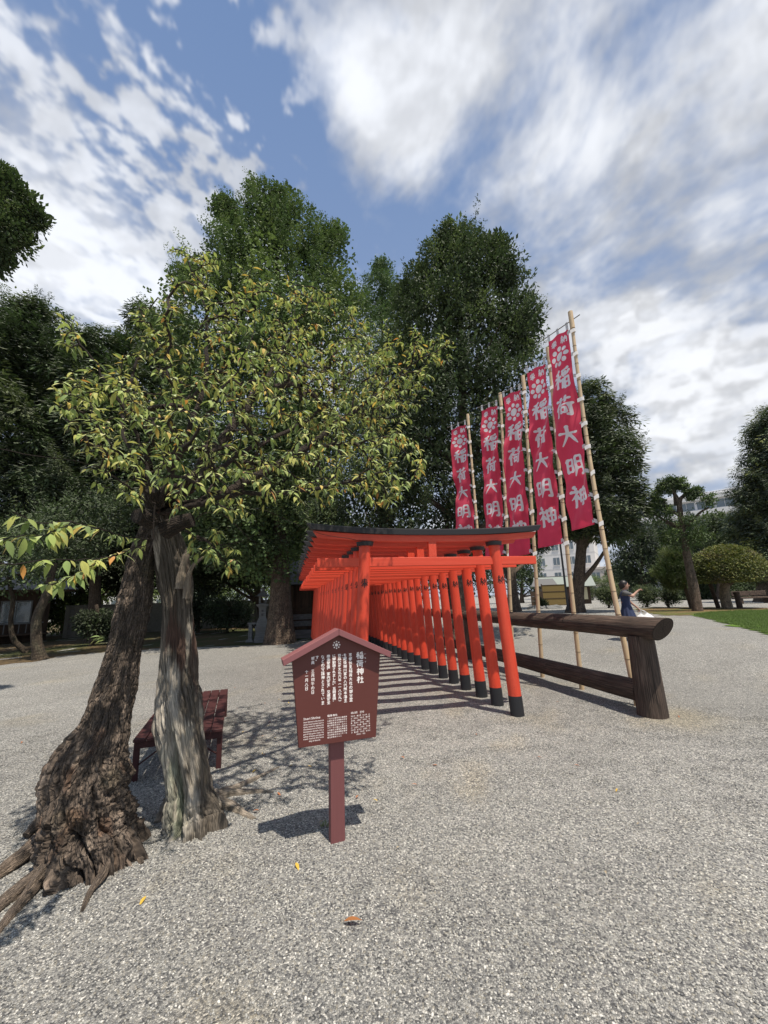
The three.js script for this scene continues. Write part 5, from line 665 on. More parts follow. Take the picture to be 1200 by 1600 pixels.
// tall plain trunks under the cedars
// ---------------------------------------------------------------- trees and shrubs on the right
const gp = (px, py) => { const p = gnd(px, py); p.y = groundY(p.x, p.z); return p; };
{ // pruned zelkova with sawn limbs and tufts
  const b = gp(1090, 955), d = Math.hypot(b.x, b.z), t = thing('pruned_tree', 'hard pruned leaning tree with stubby bare limbs and tufts of leaves', 'tree', b.clone());
  const limb = (px, r0, r1) => { const c = curve(px.map(([x, y], i) => (i === 0 && y > 950 ? b.clone().setY(b.y - .1) : atD(x, y, d)).sub(b)), 22); return sweep(c, c.map((_, i) => lerp(r0, r1, i / 22) * (1 + .12 * n3(i * .7, r0 * 50, 2))), 12, { vScale: .6, uScale: 2 }); };
  const pale = new THREE.MeshStandardMaterial({ map: barkMap, bumpMap: barkBump, bumpScale: .04, roughness: .95, color: lin(.55, .48, .42) });
  mk('trunk', limb([[1090, 958], [1086, 930], [1078, 890], [1070, 850], [1065, 815], [1062, 795]], .27, .12), pale, t);
  for (const [px, a, c] of [[[[1064, 810], [1060, 785], [1052, 768], [1048, 758]], .24, .12], [[[1062, 800], [1063, 780], [1068, 775], [1074, 770]], .22, .12], [[[1063, 805], [1052, 800], [1042, 795], [1037, 780]], .18, .09], [[[1060, 820], [1045, 816], [1030, 808], [1016, 800]], .15, .06], [[[1064, 825], [1052, 822], [1040, 817]], .13, .07], [[[1066, 830], [1080, 815], [1095, 800], [1108, 793]], .16, .06], [[[1070, 850], [1085, 835], [1096, 832]], .15, .07], [[[1055, 790], [1054, 770], [1062, 756]], .1, .05]]) mk('sawn_limb', limb(px, a * .62, c * .7), pale, t);
  crownOf(t, L([[1037, 757, 6], [1048, 752, 5], [1064, 754, 5], [1056, 757, 4], [1044, 765, 4], [1083, 770, 6], [1092, 768, 4], [1078, 775, 4], [1070, 762, 4], [1025, 775, 6], [1031, 766, 4], [1035, 788, 5], [1017, 793, 6], [1013, 800, 5], [1022, 785, 4], [1030, 805, 8], [1046, 800, 6], [1108, 783, 8], [1075, 812, 12], [1060, 836, 18], [1085, 830, 18], [1050, 846, 14], [1095, 838, 12], [1074, 845, 16], [1042, 838, 8]], d), { kind: 'broad', size: .25, density: .34, col: [0.075, 0.128, 0.038], col2: [0.15, 0.225, 0.06], mix2: .3, shoots: 0, seed: 81, clump: .45, fill: .02, rough: .92 });
}
{ // clipped dome
  const b = gp(1137, 951), d = Math.hypot(b.x, b.z), t = thing('dome_topiary', 'clipped yellow green dome shaped tree on a pale trunk', 'tree', b.clone()), c = atD(1139, 905, d), R = pxSize(47, c), r = rng(88), list = [];
  const top = c.clone(); mk('trunk', sweep(curve([V(0, -.1, 0), V(0, .9, 0), top.clone().sub(b).add(V(-.1, .1, 0))], 12), Array.from({ length: 13 }, (_, i) => lerp(.28, .2, i / 12)), 14, { vScale: .7, uScale: 2 }), new THREE.MeshStandardMaterial({ map: barkMap, bumpMap: barkBump, bumpScale: .02, roughness: .9, color: lin(.75, .72, .62) }), t);
  const gs = []; for (let k = 0; k < 9; k++) { const a = k / 9 * 6.28, e = top.clone().sub(b).add(V(Math.cos(a) * R * .7, .45, Math.sin(a) * R * .7)); const q = curve([top.clone().sub(b).add(V(-.05, -.3, 0)), top.clone().sub(b).lerp(e, .5).add(V(0, -.05, 0)), e], 6); gs.push(sweep(q, q.map((_, i) => lerp(.1, .04, i / 6)), 6, { caps: false })); } mk('limbs', mergeGeometries(gs), treeBark, t);
  const Hh = pxSize(50, c); for (let k = 0; k < 5200; k++) { const a = r() * 6.283, v = r(), el = Math.asin(v), sh = 1 + .05 * n3(Math.cos(a) * 3, v * 4, Math.sin(a) * 3) - .14 * r() * r(); const under = k % 5 === 0, rr = under ? Math.sqrt(r()) : Math.cos(el); list.push([c.x + Math.cos(a) * rr * R * sh, c.y + (under ? .15 * r() : Math.pow(v, .9) * Hh * sh), c.z + Math.sin(a) * rr * R * sh]); }
  const m = new THREE.InstancedMesh(SPRAY.broad, foliageMat(.92), list.length), M = new THREE.Matrix4(), Q = new THREE.Quaternion(), E = new THREE.Euler(), cc = new THREE.Color();
  list.forEach(([x, y, z], i) => { const s = .22 + .12 * r(); E.set((r() - .5), r() * 6.3, (r() - .5)); Q.setFromEuler(E); M.compose(V(x - b.x, y - b.y, z - b.z), Q, V(s, s * .7, s)); m.setMatrixAt(i, M); const br = n3(x * 1.4, y * 2, z * 1.4) > .28, k = .75 + .5 * r(); const q = br ? [.14, .125, .06] : r() < .32 ? [.22, .22, .045] : [.125, .16, .035]; m.setColorAt(i, cc.setRGB(q[0] * k, q[1] * k, q[2] * k)); });
  m.name = 'crown'; tag(m, null, null, null, 'stuff'); t.add(m); total += list.length;
}
{ const b = gp(1081, 950), d = Math.hypot(b.x, b.z), lumps = L([[1056, 868, 16, .6], [1048, 884, 18, .5], [1064, 886, 18, .5], [1042, 897, 16, .5], [1060, 903, 20, .5], [1052, 912, 14, .5]], d); const t = thing('garden_pine', 'small layered garden pine with a thin slanting trunk', 'tree', b.clone()); const c = curve([V(0, -.1, 0), atD(1070, 915, d).sub(b), atD(1058, 875, d).sub(b)], 14); mk('trunk', sweep(c, c.map((_, i) => lerp(.13, .07, i / 14)), 10, { vScale: .8 }), treeBark, t); crownOf(t, lumps, { kind: 'needle', size: .34, density: 1.8, col: [0.075, 0.128, 0.033], col2: [0.135, 0.18, 0.045], mix2: .3, shoots: 0, seed: 91, clump: .36, rough: .92 }); }
function shrub(name, label, group, b, lumps, opt, stems = 3) { const t = thing(name, label, 'shrub', b.clone(), group), r = rng(opt.seed), gs = []; for (let k = 0; k < stems; k++) { const L0 = lumps[k % lumps.length][0].clone().sub(b), c = curve([V((r() - .5) * .2, -.05, (r() - .5) * .2), V((r() - .5) * .3, L0.y * .4, (r() - .5) * .3), L0], 6); gs.push(sweep(c, c.map((_, i) => lerp(.05, .02, i / 6)), 6, { caps: false })); } mk('stems', mergeGeometries(gs), treeBark, t); crownOf(t, lumps, opt); }
{
  const S = (label, px, py, lumps, seed, col) => { const b = gp(px, py), d = Math.hypot(b.x, b.z); shrub('leafy_shrub', label, 'leafy shrubs along the path', b, L(lumps, d), { kind: 'broad', size: .24, density: 1.5, col, col2: [0.15, 0.195, 0.075], mix2: .2, seed, clump: .38, rough: .92 }); };
  S('dark rounded shrub left of the person, behind the bamboo pole', 952, 950, [[945, 930, 9], [955, 928, 9], [938, 928, 7], [951, 936, 8]], 101, [0.053, 0.09, 0.027]);
  S('dark rounded shrub just behind the person', 1010, 949, [[1002, 928, 10], [1014, 927, 10], [1024, 930, 8], [1010, 935, 9]], 102, [0.053, 0.093, 0.03]);
  S('small dark shrub beside the person, near the pruned tree', 1046, 949, [[1040, 928, 9], [1051, 927, 8], [1046, 934, 8], [1056, 932, 6]], 103, [0.048, 0.083, 0.027]);
  S('yellow green hedge bush beside the small building', 926, 938, [[915, 918, 13], [932, 914, 14], [950, 915, 14], [920, 930, 8], [940, 929, 9], [966, 920, 12]], 104, [0.112, 0.173, 0.038]);
  S('low dark shrub at the foot of the board fence', 846, 950, [[843, 943, 7], [850, 945, 5]], 105, [0.06, 0.098, 0.03]);
}
{ // clipped hedge along the back
  const a = gp(1062, 938), b = gp(1290, 928), t = thing('clipped_hedge', 'long dark clipped hedge behind the dome shaped tree', 'hedge', a.clone()), list = [], n = 60; for (let i = 0; i <= n; i++) { const c = a.clone().lerp(b, i / n); c.y = groundY(c.x, c.z); list.push([c.clone().add(V(0, .7, 0)), .75], [c.clone().add(V(0, 1.35, 0)), .7]); } crownOf(t, list, { kind: 'broad', size: .5, density: .55, col: [0.053, 0.09, 0.027], shoots: 0, seed: 111, clump: .5 });
}
// broad trees far on the right
{
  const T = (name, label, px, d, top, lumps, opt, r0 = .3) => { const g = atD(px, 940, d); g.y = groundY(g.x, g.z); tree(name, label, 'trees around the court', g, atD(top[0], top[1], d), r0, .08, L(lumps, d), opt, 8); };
  T('broadleaf_tree', 'dark broadleaf tree behind the person, left of the pruned tree', 1003, 58, [1005, 840], [[1005, 838, 18], [990, 860, 22], [1020, 855, 24], [975, 885, 20], [1005, 885, 26], [1030, 885, 22], [985, 905, 14]], { kind: 'broad', size: .75, density: 1.4, col: [0.045, 0.075, 0.027], seed: 121, clump: .34, fill: .14 });
  T('broadleaf_tree', 'dark broadleaf tree directly behind the pruned tree', 1078, 60, [1080, 835], [[1085, 832, 22], [1060, 850, 20], [1105, 850, 24], [1085, 870, 30], [1040, 830, 14], [1050, 880, 22], [1110, 880, 24]], { kind: 'broad', size: .75, density: 1.4, col: [0.051, 0.084, 0.027], seed: 122, clump: .34, fill: .14 });
  T('broadleaf_tree', 'olive green broadleaf tree below the white roofed building', 1125, 56, [1125, 820], [[1115, 822, 18], [1135, 828, 20], [1128, 850, 26], [1150, 850, 18], [1140, 875, 24]], { kind: 'broad', size: .7, density: 1.4, col: [0.075, 0.117, 0.033], seed: 123, clump: .34, fill: .14 });
  T('yew_tree', 'tall dense conifer at the right with yellowish tips on its boughs', 1195, 44, [1190, 650], [[1204, 660, 24], [1189, 690, 26], [1219, 700, 36], [1184, 735, 28], [1214, 750, 44], [1179, 780, 30], [1209, 800, 44], [1169, 820, 28], [1199, 850, 42], [1174, 860, 26], [1254, 740, 60], [1254, 840, 70], [1204, 890, 30, .7]], { kind: 'conifer', size: .46, density: 1.6, col: [0.057, 0.093, 0.03], col2: [0.18, 0.21, 0.048], mix2: .28, seed: 124, clump: .32, rough: .92, fill: .14 }, .5);
  T('broadleaf_tree', 'low dark tree in the gap between the cypress trunk and the shrubs', 965, 75, [965, 895], [[960, 900, 12], [975, 895, 14], [990, 905, 12], [1010, 912, 12]], { kind: 'broad', size: .8, density: 1.3, col: [0.048, 0.083, 0.03], seed: 125, clump: .4 });
  T('broadleaf_tree', 'bushy green tree seen between the torii posts and the board fence', 815, 62, [815, 860], [[800, 880, 22], [825, 885, 20], [780, 890, 22], [815, 905, 20], [770, 910, 20], [838, 915, 12], [850, 925, 9]], { kind: 'broad', size: .75, density: 1.4, col: [0.06, 0.105, 0.03], seed: 126, clump: .36, fill: .12 });
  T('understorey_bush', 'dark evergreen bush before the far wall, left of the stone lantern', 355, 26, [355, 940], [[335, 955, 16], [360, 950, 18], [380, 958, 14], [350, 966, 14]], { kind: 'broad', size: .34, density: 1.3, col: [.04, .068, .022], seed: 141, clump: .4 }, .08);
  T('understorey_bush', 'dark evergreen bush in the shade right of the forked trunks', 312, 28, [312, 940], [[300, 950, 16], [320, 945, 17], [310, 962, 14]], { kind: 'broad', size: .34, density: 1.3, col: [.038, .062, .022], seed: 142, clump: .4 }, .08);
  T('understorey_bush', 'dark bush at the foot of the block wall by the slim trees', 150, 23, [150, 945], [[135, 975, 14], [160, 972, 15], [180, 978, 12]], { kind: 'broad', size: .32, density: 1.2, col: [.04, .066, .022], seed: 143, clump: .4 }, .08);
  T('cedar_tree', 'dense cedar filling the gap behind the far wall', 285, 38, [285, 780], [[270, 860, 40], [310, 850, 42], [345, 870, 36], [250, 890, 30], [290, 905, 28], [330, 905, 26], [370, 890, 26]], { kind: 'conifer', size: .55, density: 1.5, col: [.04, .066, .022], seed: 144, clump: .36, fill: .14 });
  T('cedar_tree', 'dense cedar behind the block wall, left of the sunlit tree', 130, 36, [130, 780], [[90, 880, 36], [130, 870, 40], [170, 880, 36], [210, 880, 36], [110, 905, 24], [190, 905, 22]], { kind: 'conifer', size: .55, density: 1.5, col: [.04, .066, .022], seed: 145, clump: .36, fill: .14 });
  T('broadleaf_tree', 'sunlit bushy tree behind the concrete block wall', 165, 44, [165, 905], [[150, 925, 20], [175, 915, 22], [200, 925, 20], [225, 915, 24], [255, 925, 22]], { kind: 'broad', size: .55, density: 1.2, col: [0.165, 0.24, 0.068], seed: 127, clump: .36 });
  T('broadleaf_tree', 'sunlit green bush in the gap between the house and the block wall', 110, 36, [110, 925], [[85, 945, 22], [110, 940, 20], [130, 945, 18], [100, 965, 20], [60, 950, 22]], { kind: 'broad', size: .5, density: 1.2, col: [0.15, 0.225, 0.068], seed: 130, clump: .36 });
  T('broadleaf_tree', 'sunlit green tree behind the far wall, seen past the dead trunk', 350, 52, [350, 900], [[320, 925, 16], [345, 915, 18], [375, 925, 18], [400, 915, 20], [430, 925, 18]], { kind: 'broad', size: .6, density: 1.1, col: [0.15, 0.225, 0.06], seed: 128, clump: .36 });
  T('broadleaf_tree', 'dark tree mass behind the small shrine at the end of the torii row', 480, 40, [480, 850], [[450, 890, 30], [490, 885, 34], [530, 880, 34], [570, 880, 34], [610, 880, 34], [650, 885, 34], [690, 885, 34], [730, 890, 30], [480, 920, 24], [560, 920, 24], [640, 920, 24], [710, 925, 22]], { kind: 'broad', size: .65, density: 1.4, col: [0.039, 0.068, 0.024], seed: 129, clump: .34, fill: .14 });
}
console.log('foliage sprays', total);
// ---------------------------------------------------------------- stone lantern and posts under the ginkgo
const stoneTex = dataTex(256, 256, (x, y) => { const a = fbm(x / 20, y / 20, 5, .62), b = hash2(x, y); const k = .7 + .45 * a + .12 * b; return [118 * k, 121 * k, 121 * k]; });
const stoneBump = dataTex(256, 256, (x, y) => { const v = 255 * fbm(x / 6, y / 6, 5, .65); return [v, v, v]; }, false);
const stoneMat = new THREE.MeshStandardMaterial({ map: stoneTex, bumpMap: stoneBump, bumpScale: .006, roughness: .92 });
{
  const b = gnd(409, 1003), t = thing('stone_lantern', 'grey stone lantern on a tall stepped base beside the ginkgo trunk', 'lantern', b.clone()); t.rotation.y = .25;
  const frus = (w0, w1, y0, y1) => { const g = new THREE.CylinderGeometry(w1 / Math.SQRT2, w0 / Math.SQRT2, y1 - y0, 4, 1); g.rotateY(Math.PI / 4); g.translate(0, (y0 + y1) / 2, 0); const n = g.toNonIndexed(); n.computeVertexNormals(); return n; };
  mk('base_block', frus(.62, .56, -.05, .26), stoneMat, t); mk('base_block', frus(.52, .50, .262, .50), stoneMat, t); mk('base_step', frus(.58, .56, .502, .64), stoneMat, t); mk('base_step', frus(.50, .42, .642, .86), stoneMat, t);
  const sh = frus(.40, .28, .862, 1.02); mk('shaft', mergeGeometries([sh, frus(.28, .28, 1.02, 1.34), frus(.28, .36, 1.34, 1.46)]), stoneMat, t);
  const ink = std([.08, .08, .085], .9); for (const y of [1.28, 1.12]) mk('carved_mark', box(.09, .09, .008, 0, y, .143, .002), ink, t);
  mk('platform', frus(.44, .54, 1.462, 1.56), stoneMat, t);
  const cell = mk('light_chamber', frus(.30, .30, 1.562, 1.60), stoneMat, t); for (const [x, z] of [[-1, -1], [1, -1], [1, 1], [-1, 1]]) mk('corner_pillar', plainBox(.07, .25, .07, x * .125, 1.727, z * .125), stoneMat, cell); mk('chamber_lintel', frus(.34, .34, 1.853, 1.89), stoneMat, cell);
  const roof = []; { const n = 10; for (let i = 0; i < n; i++) { const a = i / n, c = (i + 1) / n, w = (k) => lerp(.66, .17, Math.pow(k, .62)); roof.push(frus(w(a), w(c), 1.892 + a * .19, 1.892 + c * .19)); } } mk('cap_roof', mergeGeometries(roof), stoneMat, t);
  const jewel = new THREE.LatheGeometry([[0, 0], [.10, .0], [.11, .03], [.06, .055], [.085, .09], [.08, .13], [.03, .17], [0, .19]].map((p) => new THREE.Vector2(...p)), 20); jewel.translate(0, 2.083, 0); mk('jewel', jewel, stoneMat, t);
  const b2 = gnd(391, 1003), p = thing('stone_post', 'short weathered stone post left of the stone lantern', 'post', b2.clone()); mk('shaft', frus(.16, .14, .1, .72), stoneMat, p); mk('foot', frus(.34, .26, -.03, .099), stoneMat, p); mk('lintel', box(.36, .08, .14, .06, .76, 0, .01), stoneMat, p);
}
// ---------------------------------------------------------------- concrete block walls
const blockMat = [0, 1, 2].map((i) => new THREE.MeshStandardMaterial({ map: dataTex(128, 128, (x, y) => { const k = .75 + .35 * fbm(x / 14 + i * 30, y / 14, 5, .65); return [138 * k, 136 * k, 126 * k]; }), bumpMap: stoneBump, bumpScale: .004, roughness: .95 }));
function blockWall(label, a, b, h, mats = blockMat) {
  const t = thing('block_wall', label, 'wall', a.clone()), d = b.clone().sub(a).setY(0), len = d.length(), yaw = Math.atan2(-d.z, d.x); t.rotation.y = yaw; const rows = Math.round(h / .2), r = rng(Math.round(len * 10));
  const n = Math.min(Math.floor(len / .8), Math.floor(290 / rows)), bw = len / n, geo = box(bw - .012, .19, .15, 0, 0, 0, .008);
  mk('mortar_core', plainBox(len, rows * .2, .125, len / 2, rows * .1, 0), std([.20, .195, .18], .95), t);
  for (let y = 0; y < rows; y++) for (let i = 0; i < n; i++) { const o = mk('block', geo, mats[Math.floor(r() * 3)], t); const off = y % 2 ? bw / 2 : 0; if (off && i === n - 1) { o.scale.x = .0; t.remove(o); continue; } o.position.set((i + .5) * bw + off, y * .2 + .1, 0); }
  mk('coping', box(len + .04, .05, .2, len / 2, rows * .2 + .026, 0, .01), mats[0], t); for (let x = .1; x < len; x += 3.6) mk('pier', box(.2, rows * .2 + .02, .22, x, rows * .1, .06, .01), mats[1], t);
}
blockWall('grey concrete block wall beside the house, sunlit at its near end', V(-18.9, 0, -24.6), V(-13.2, 0, -29.4), 1.8);
blockWall('concrete block wall in tree shade running behind the stone lantern', V(-13.0, 0, -29.6), V(-3.2, 0, -33.6), 1.8);
// ---------------------------------------------------------------- house at the left edge
const darkWood = new THREE.MeshStandardMaterial({ map: dataTex(256, 256, (x, y) => { const k = .6 + .7 * fbm(x / 3, y / 50, 4); return [74 * k, 60 * k, 48 * k]; }), roughness: .85 });
const tileMat = std([.10, .105, .11], .55), paleWall = std([.55, .54, .50], .9), glassMat = new THREE.MeshPhysicalMaterial({ color: lin(.75, .82, .84), roughness: .05, transmission: .75, thickness: 0 }), whiteFrame = std([.7, .7, .68], .5), greyFrame = std([.16, .17, .17], .5);
function gable(w, d, h, over) { const g = new THREE.BufferGeometry(), X = w / 2 + over, Z = d / 2 + over; const p = [-X, 0, -Z, X, 0, -Z, X, 0, Z, -X, 0, Z, -X * .72, h, 0, X * .72, h, 0]; g.setAttribute('position', new THREE.Float32BufferAttribute(p, 3)); g.setIndex([0, 4, 1, 1, 4, 5, 3, 2, 4, 2, 5, 4, 0, 3, 4, 1, 5, 2, 0, 1, 3, 1, 2, 3]); const n = g.toNonIndexed(); n.computeVertexNormals(); n.setAttribute('uv', new THREE.Float32BufferAttribute(new Float32Array(n.attributes.position.count * 2), 2)); return n; }
{
  const t = thing('timber_house', 'dark timber house with a low hipped roof under the left trees', 'house', V(-23.5, 0, -22.5)); t.rotation.y = .75;
  mk('wall', plainBox(8, 2.7, 5, 0, 1.35, 0), darkWood, t); const rf = gable(8, 5, 1.5, 1.1); rf.translate(0, 2.72, 0); const roof = mk('roof', rf, tileMat, t);
  const ridge = plainBox(7.2, .18, .3, 0, 4.25, 0); mk('ridge_tile', ridge, tileMat, roof); mk('fascia', box(10.0, .12, .05, 0, 2.66, 3.56, .01), darkWood, roof);
  for (const x of [2.6, .2]) { const w = mk('window', box(1.3, 1.25, .06, x, 1.55, 2.53, .01), greyFrame, t); for (const k of [-1, 1]) mk('pane', plainBox(.56, 1.1, .02, x + k * .3, 1.55, 2.575), glassMat, w); }
  for (const x of [-3.6, -1.2, 1.4, 3.7]) mk('veranda_post', box(.12, 2.6, .12, x, 1.3, 3.3, .01), darkWood, t); mk('veranda_deck', box(8, .1, 1.0, 0, .42, 3.0, .02), darkWood, t);
  for (let k = 0; k < 26; k++) mk('rail_bar', plainBox(.035, .5, .035, -3.6 + k * .29, .74, 3.42), greyFrame, t); mk('hand_rail', box(7.5, .05, .06, 0, 1.0, 3.42, .01), greyFrame, t);
}
// ---------------------------------------------------------------- little shrine at the end of the torii row
{
  const c = FIRST.clone().addScaledVector(ROW, 21 * STEP + 3.4).addScaledVector(ACROSS, -HALF), t = thing('small_shrine', 'small dark timber shrine in the shade at the end of the torii row', 'shrine', V(c.x, 0, c.z)); t.rotation.y = ROWYAW;
  mk('stone_plinth', box(4.4, .35, 2.6, 0, .17, 0, .02), stoneMat, t); mk('wall', plainBox(3.8, 2.0, 1.8, 0, 1.36, -.1), darkWood, t); const g = gable(4.2, 2.4, 1.3, .6); g.translate(0, 2.38, 0); mk('roof', g, tileMat, t);
  for (const x of [-1.9, -.75, .75, 1.9]) mk('pillar', box(.14, 2.0, .14, x, 1.36, .92, .01), darkWood, t);
  for (const s of [-1, 1]) { const d = mk('lattice_door', box(.66, 1.5, .05, s * .36, 1.12, .83, .01), darkWood, t); for (let k = 0; k < 6; k++) mk('lattice_bar', plainBox(.03, 1.4, .03, s * .36 - .28 + k * .11, 1.12, .868), paleWall, d); }
  for (const x of [-1.35, 1.35]) for (let k = 0; k < 3; k++) mk('wall_panel', box(1.0, .24, .03, x, .62 + k * .3, .83, .008), k === 2 ? darkWood : stoneMat, t);
}
// ---------------------------------------------------------------- right background: small office, board fence, sign flag, bin, lamp
{
  const b = gp(884, 944), d = Math.hypot(b.x, b.z), sc = d / 64, t = thing('shrine_office', 'small timber building with a grey green gabled roof behind the banners', 'building', b.clone()); t.rotation.y = -.30; t.scale.setScalar(.78);
  const W = 6.2, D = 4; mk('wall', plainBox(W, 2.5, D, 0, 1.25, -1), darkWood, t); const copper = std([.23, .27, .245], .6);
  const roof = new THREE.Group(); roof.name = 'roof'; t.add(roof);
  for (const s of [-1, 1]) { const g = box(W + 1.4, .10, 3.0, 0, 0, 0, .02); g.rotateX(s * .52); g.translate(0, 3.05, -1 + s * 1.28); mk('roof_slope', g, copper, roof); }
  mk('ridge', box(W + 1.5, .2, .26, 0, 3.78, -1, .03), tileMat, roof);
  const porch = gable(2.6, 1.6, 1.0, .4); porch.rotateY(0); porch.translate(-2.6, 2.5, 1.3); mk('porch_roof', porch, tileMat, roof);
  mk('counter_opening', plainBox(1.6, .8, .04, -2.3, 1.6, 1.03), std([.02, .02, .02], .9), t); const w = mk('notice_panel', plainBox(1.5, .55, .03, -2.3, 1.9, 1.08), paleWall, t);
  for (let k = 0; k < 4; k++) mk('notice_sheet', plainBox(.22, .3, .01, -2.85 + k * .36, 1.9, 1.102), std([.75, .72, .66], .9), w); mk('door', plainBox(.9, 2.0, .05, .4, 1.0, 1.03), std([.10, .07, .06], .8), t); mk('panel', plainBox(1.1, 1.6, .04, 2.2, 1.4, 1.03), std([.62, .58, .40], .9), t);
}
{
  const b = gp(868, 946), t = thing('board_fence', 'ochre board fence with dark rails at the corner of the small building', 'fence', b.clone()); t.rotation.y = -.2; const ochre = std([.20, .145, .05], .85);
  for (let k = 0; k < 3; k++) mk('board', box(2.2, .62, .05, 0, .36 + k * .66, 0, .01), ochre, t); for (let k = 0; k < 4; k++) mk('rail', box(2.24, .06, .08, 0, .02 + k * .66, .01, .01), darkWood, t); for (const x of [-1.12, 1.12]) mk('post', box(.1, 2.15, .12, x, 1.05, 0, .01), darkWood, t);
  const t2 = thing('board_fence', 'darker low board fence left of the ochre one, half behind the bush', 'fence', gp(847, 946)); for (let k = 0; k < 3; k++) mk('board', box(2.0, .44, .05, 0, .24 + k * .46, 0, .01), darkWood, t2); for (const x of [-1, 1]) mk('post', box(.1, 1.5, .1, x, .72, 0, .01), darkWood, t2);
}
{ const b = gp(909, 943), t = thing('sign_flag', 'slanting white sign flag on a low foot before the small building', 'flag', b.clone()); mk('pole', rod(V(.35, 0, 0), V(-.7, 2.6, 0), .02), whiteFrame, t); const g = new THREE.BufferGeometry(); g.setAttribute('position', new THREE.Float32BufferAttribute([-.68, 2.55, .01, -.15, 2.5, .05, .28, .45, .02, .02, .8, 0], 3)); g.setIndex([0, 3, 1, 1, 3, 2]); g.computeVertexNormals(); mk('cloth', g, std([.72, .72, .74], .9, { side: THREE.DoubleSide }), t); mk('foot', box(.6, .1, .4, .35, .05, 0, .03), whiteFrame, t); }
{ const b = gp(914, 941), t = thing('water_bin', 'light blue barrel standing beside the white sign flag', 'bin', b.clone()); const g = new THREE.LatheGeometry([[0, 0], [.2, 0], [.22, .05], [.23, .35], [.21, .6], [.22, .62], [0, .63]].map((p) => new THREE.Vector2(...p)), 18); mk('body', g, std([.10, .42, .55], .4), t); const l = new THREE.CylinderGeometry(.235, .235, .05, 18); l.translate(0, .655, 0); mk('lid', l, std([.13, .48, .62], .4), t); }
{ const b = gp(893, 957).add(V(-.35, 0, .4)), t = thing('lamp_post', 'thin dark lamp post with a small flat head beside the cypress trunk', 'lamp post', b.clone()), m = std([.05, .05, .055], .5); mk('pole', rod(V(0, -.1, 0), V(0, 5.9, 0), .07, .05, 12), m, t); mk('head', box(.7, .08, .3, .25, 5.95, 0, .02), m, t); mk('lamp_body', box(.22, .5, .22, .02, 5.6, .1, .03), m, t); mk('sign_plate', box(.62, .30, .03, .35, 4.5, .06, .01), std([.12, .15, .14], .6), t); }
// ---------------------------------------------------------------- town buildings beyond the court
function blockBuilding(label, pos, yaw, w, d, h, floors, bays, wallC, opt = {}) {
  const t = thing('town_building', label, 'building', pos); t.rotation.y = yaw; const m = std(wallC, .85); mk('wall', plainBox(w, h, d, 0, h / 2, 0), m, t); mk('parapet', box(w + .3, .5, d + .3, 0, h + .24, 0, .05), m, t);
  const fh = h / floors, ww = w / bays; const gm = std([.16, .20, .23], .15, { metalness: .1 });
  for (let f = 0; f < floors; f++) for (let k = 0; k < bays; k++) { if (opt.skip && opt.skip(f, k)) continue; const x = (k + .5) * ww - w / 2, y = (f + .5) * fh + .1, W2 = ww * (opt.wide ?? .5), H2 = fh * .5; const wd = mk('window', plainBox(W2, H2, .06, x, y, d / 2 + .03), gm, t); mk('frame', plainBox(W2 + .16, .08, .12, x, y - H2 / 2 - .04, d / 2 + .06), whiteFrame, wd); mk('mullion', plainBox(.07, H2, .05, x, y, d / 2 + .085), whiteFrame, wd); }
  return t;
}
{
  const at = (px, d) => { const p = atD(px, 930, d); p.y = .3; return p; };
  const A = blockBuilding('white four storey apartment block seen between the banner poles', at(893, 100), -.55, 12, 9, 12.6, 4, 4, [.72, .71, .69], { wide: .42 });
  mk('roof_tank', box(1.4, 1.2, 1.2, -3, 13.4, 0, .05), whiteFrame, A);
  for (const y of [3.2, 6.3, 9.4]) mk('floor_band', plainBox(12.05, .14, 9.05, 0, y, 0), std([.6, .6, .58], .9), A);
  blockBuilding('low brown trimmed building right of the white apartment block', at(948, 95), -.5, 10, 8, 5.6, 2, 4, [.50, .46, .42], { wide: .55 });
  blockBuilding('small pale rooftop building far behind the board fence', at(848, 110), -.2, 5, 5, 5.4, 2, 3, [.62, .64, .66]);
  const B = blockBuilding('long white building with dark bands rising above the trees at right', at(1150, 120), -.75, 34, 12, 21, 6, 10, [.68, .69, .71], { wide: .86 });
  for (let k = 0; k < 3; k++) mk('balcony_band', box(34.6, 1.1, 1.2, 0, 14.2 + k * 3.4, 6.6, .05), whiteFrame, B); mk('roof_slab', box(36, .5, 14, 0, 21.8, 0, .05), std([.75, .76, .78], .8), B);
  { const mast = mk('antenna', mergeGeometries([rod(V(6, 22, 2), V(6, 27, 2), .06), rod(V(4.8, 26.4, 2), V(7.2, 26.4, 2), .04), rod(V(5.2, 25.7, 2), V(6.8, 25.7, 2), .04)]), tileMat, B); }
  blockBuilding('white house behind the block wall at the left', at(205, 60), .5, 9, 7, 5.5, 2, 4, [.66, .68, .66]);
  blockBuilding('pale green house behind the far wall, past the dead trunk', at(325, 66), .3, 8, 6, 4.6, 2, 3, [.48, .60, .52]);
}
{ const b = gp(1178, 943), t = thing('garden_bench', 'low dark wooden garden seat at the far edge of the lawn', 'bench', b.clone()); mk('slab', box(2.6, .12, .6, 0, .42, 0, .03), logMat, t); for (const x of [-1.0, 1.0]) mk('support', box(.22, .36, .5, x, .18, 0, .03), logMat, t); mk('back_board', box(2.5, .34, .08, 0, .72, -.28, .02), logMat, t); }
{ const b = gp(1156, 950), t = thing('wooden_stake', 'short dark wooden stake beside the dome shaped tree', 'post', b.clone()); mk('shaft', sweep([V(0, -.1, 0), V(.01, .5, 0), V(-.03, .85, 0)], [.15, .14, .13], 14, { uScale: 1, vScale: .7 }), logMat, t); mk('cap_ring', sweep([V(-.02, .80, 0), V(-.03, .90, 0)], [.165, .16], 14, {}), treeBark, t); }
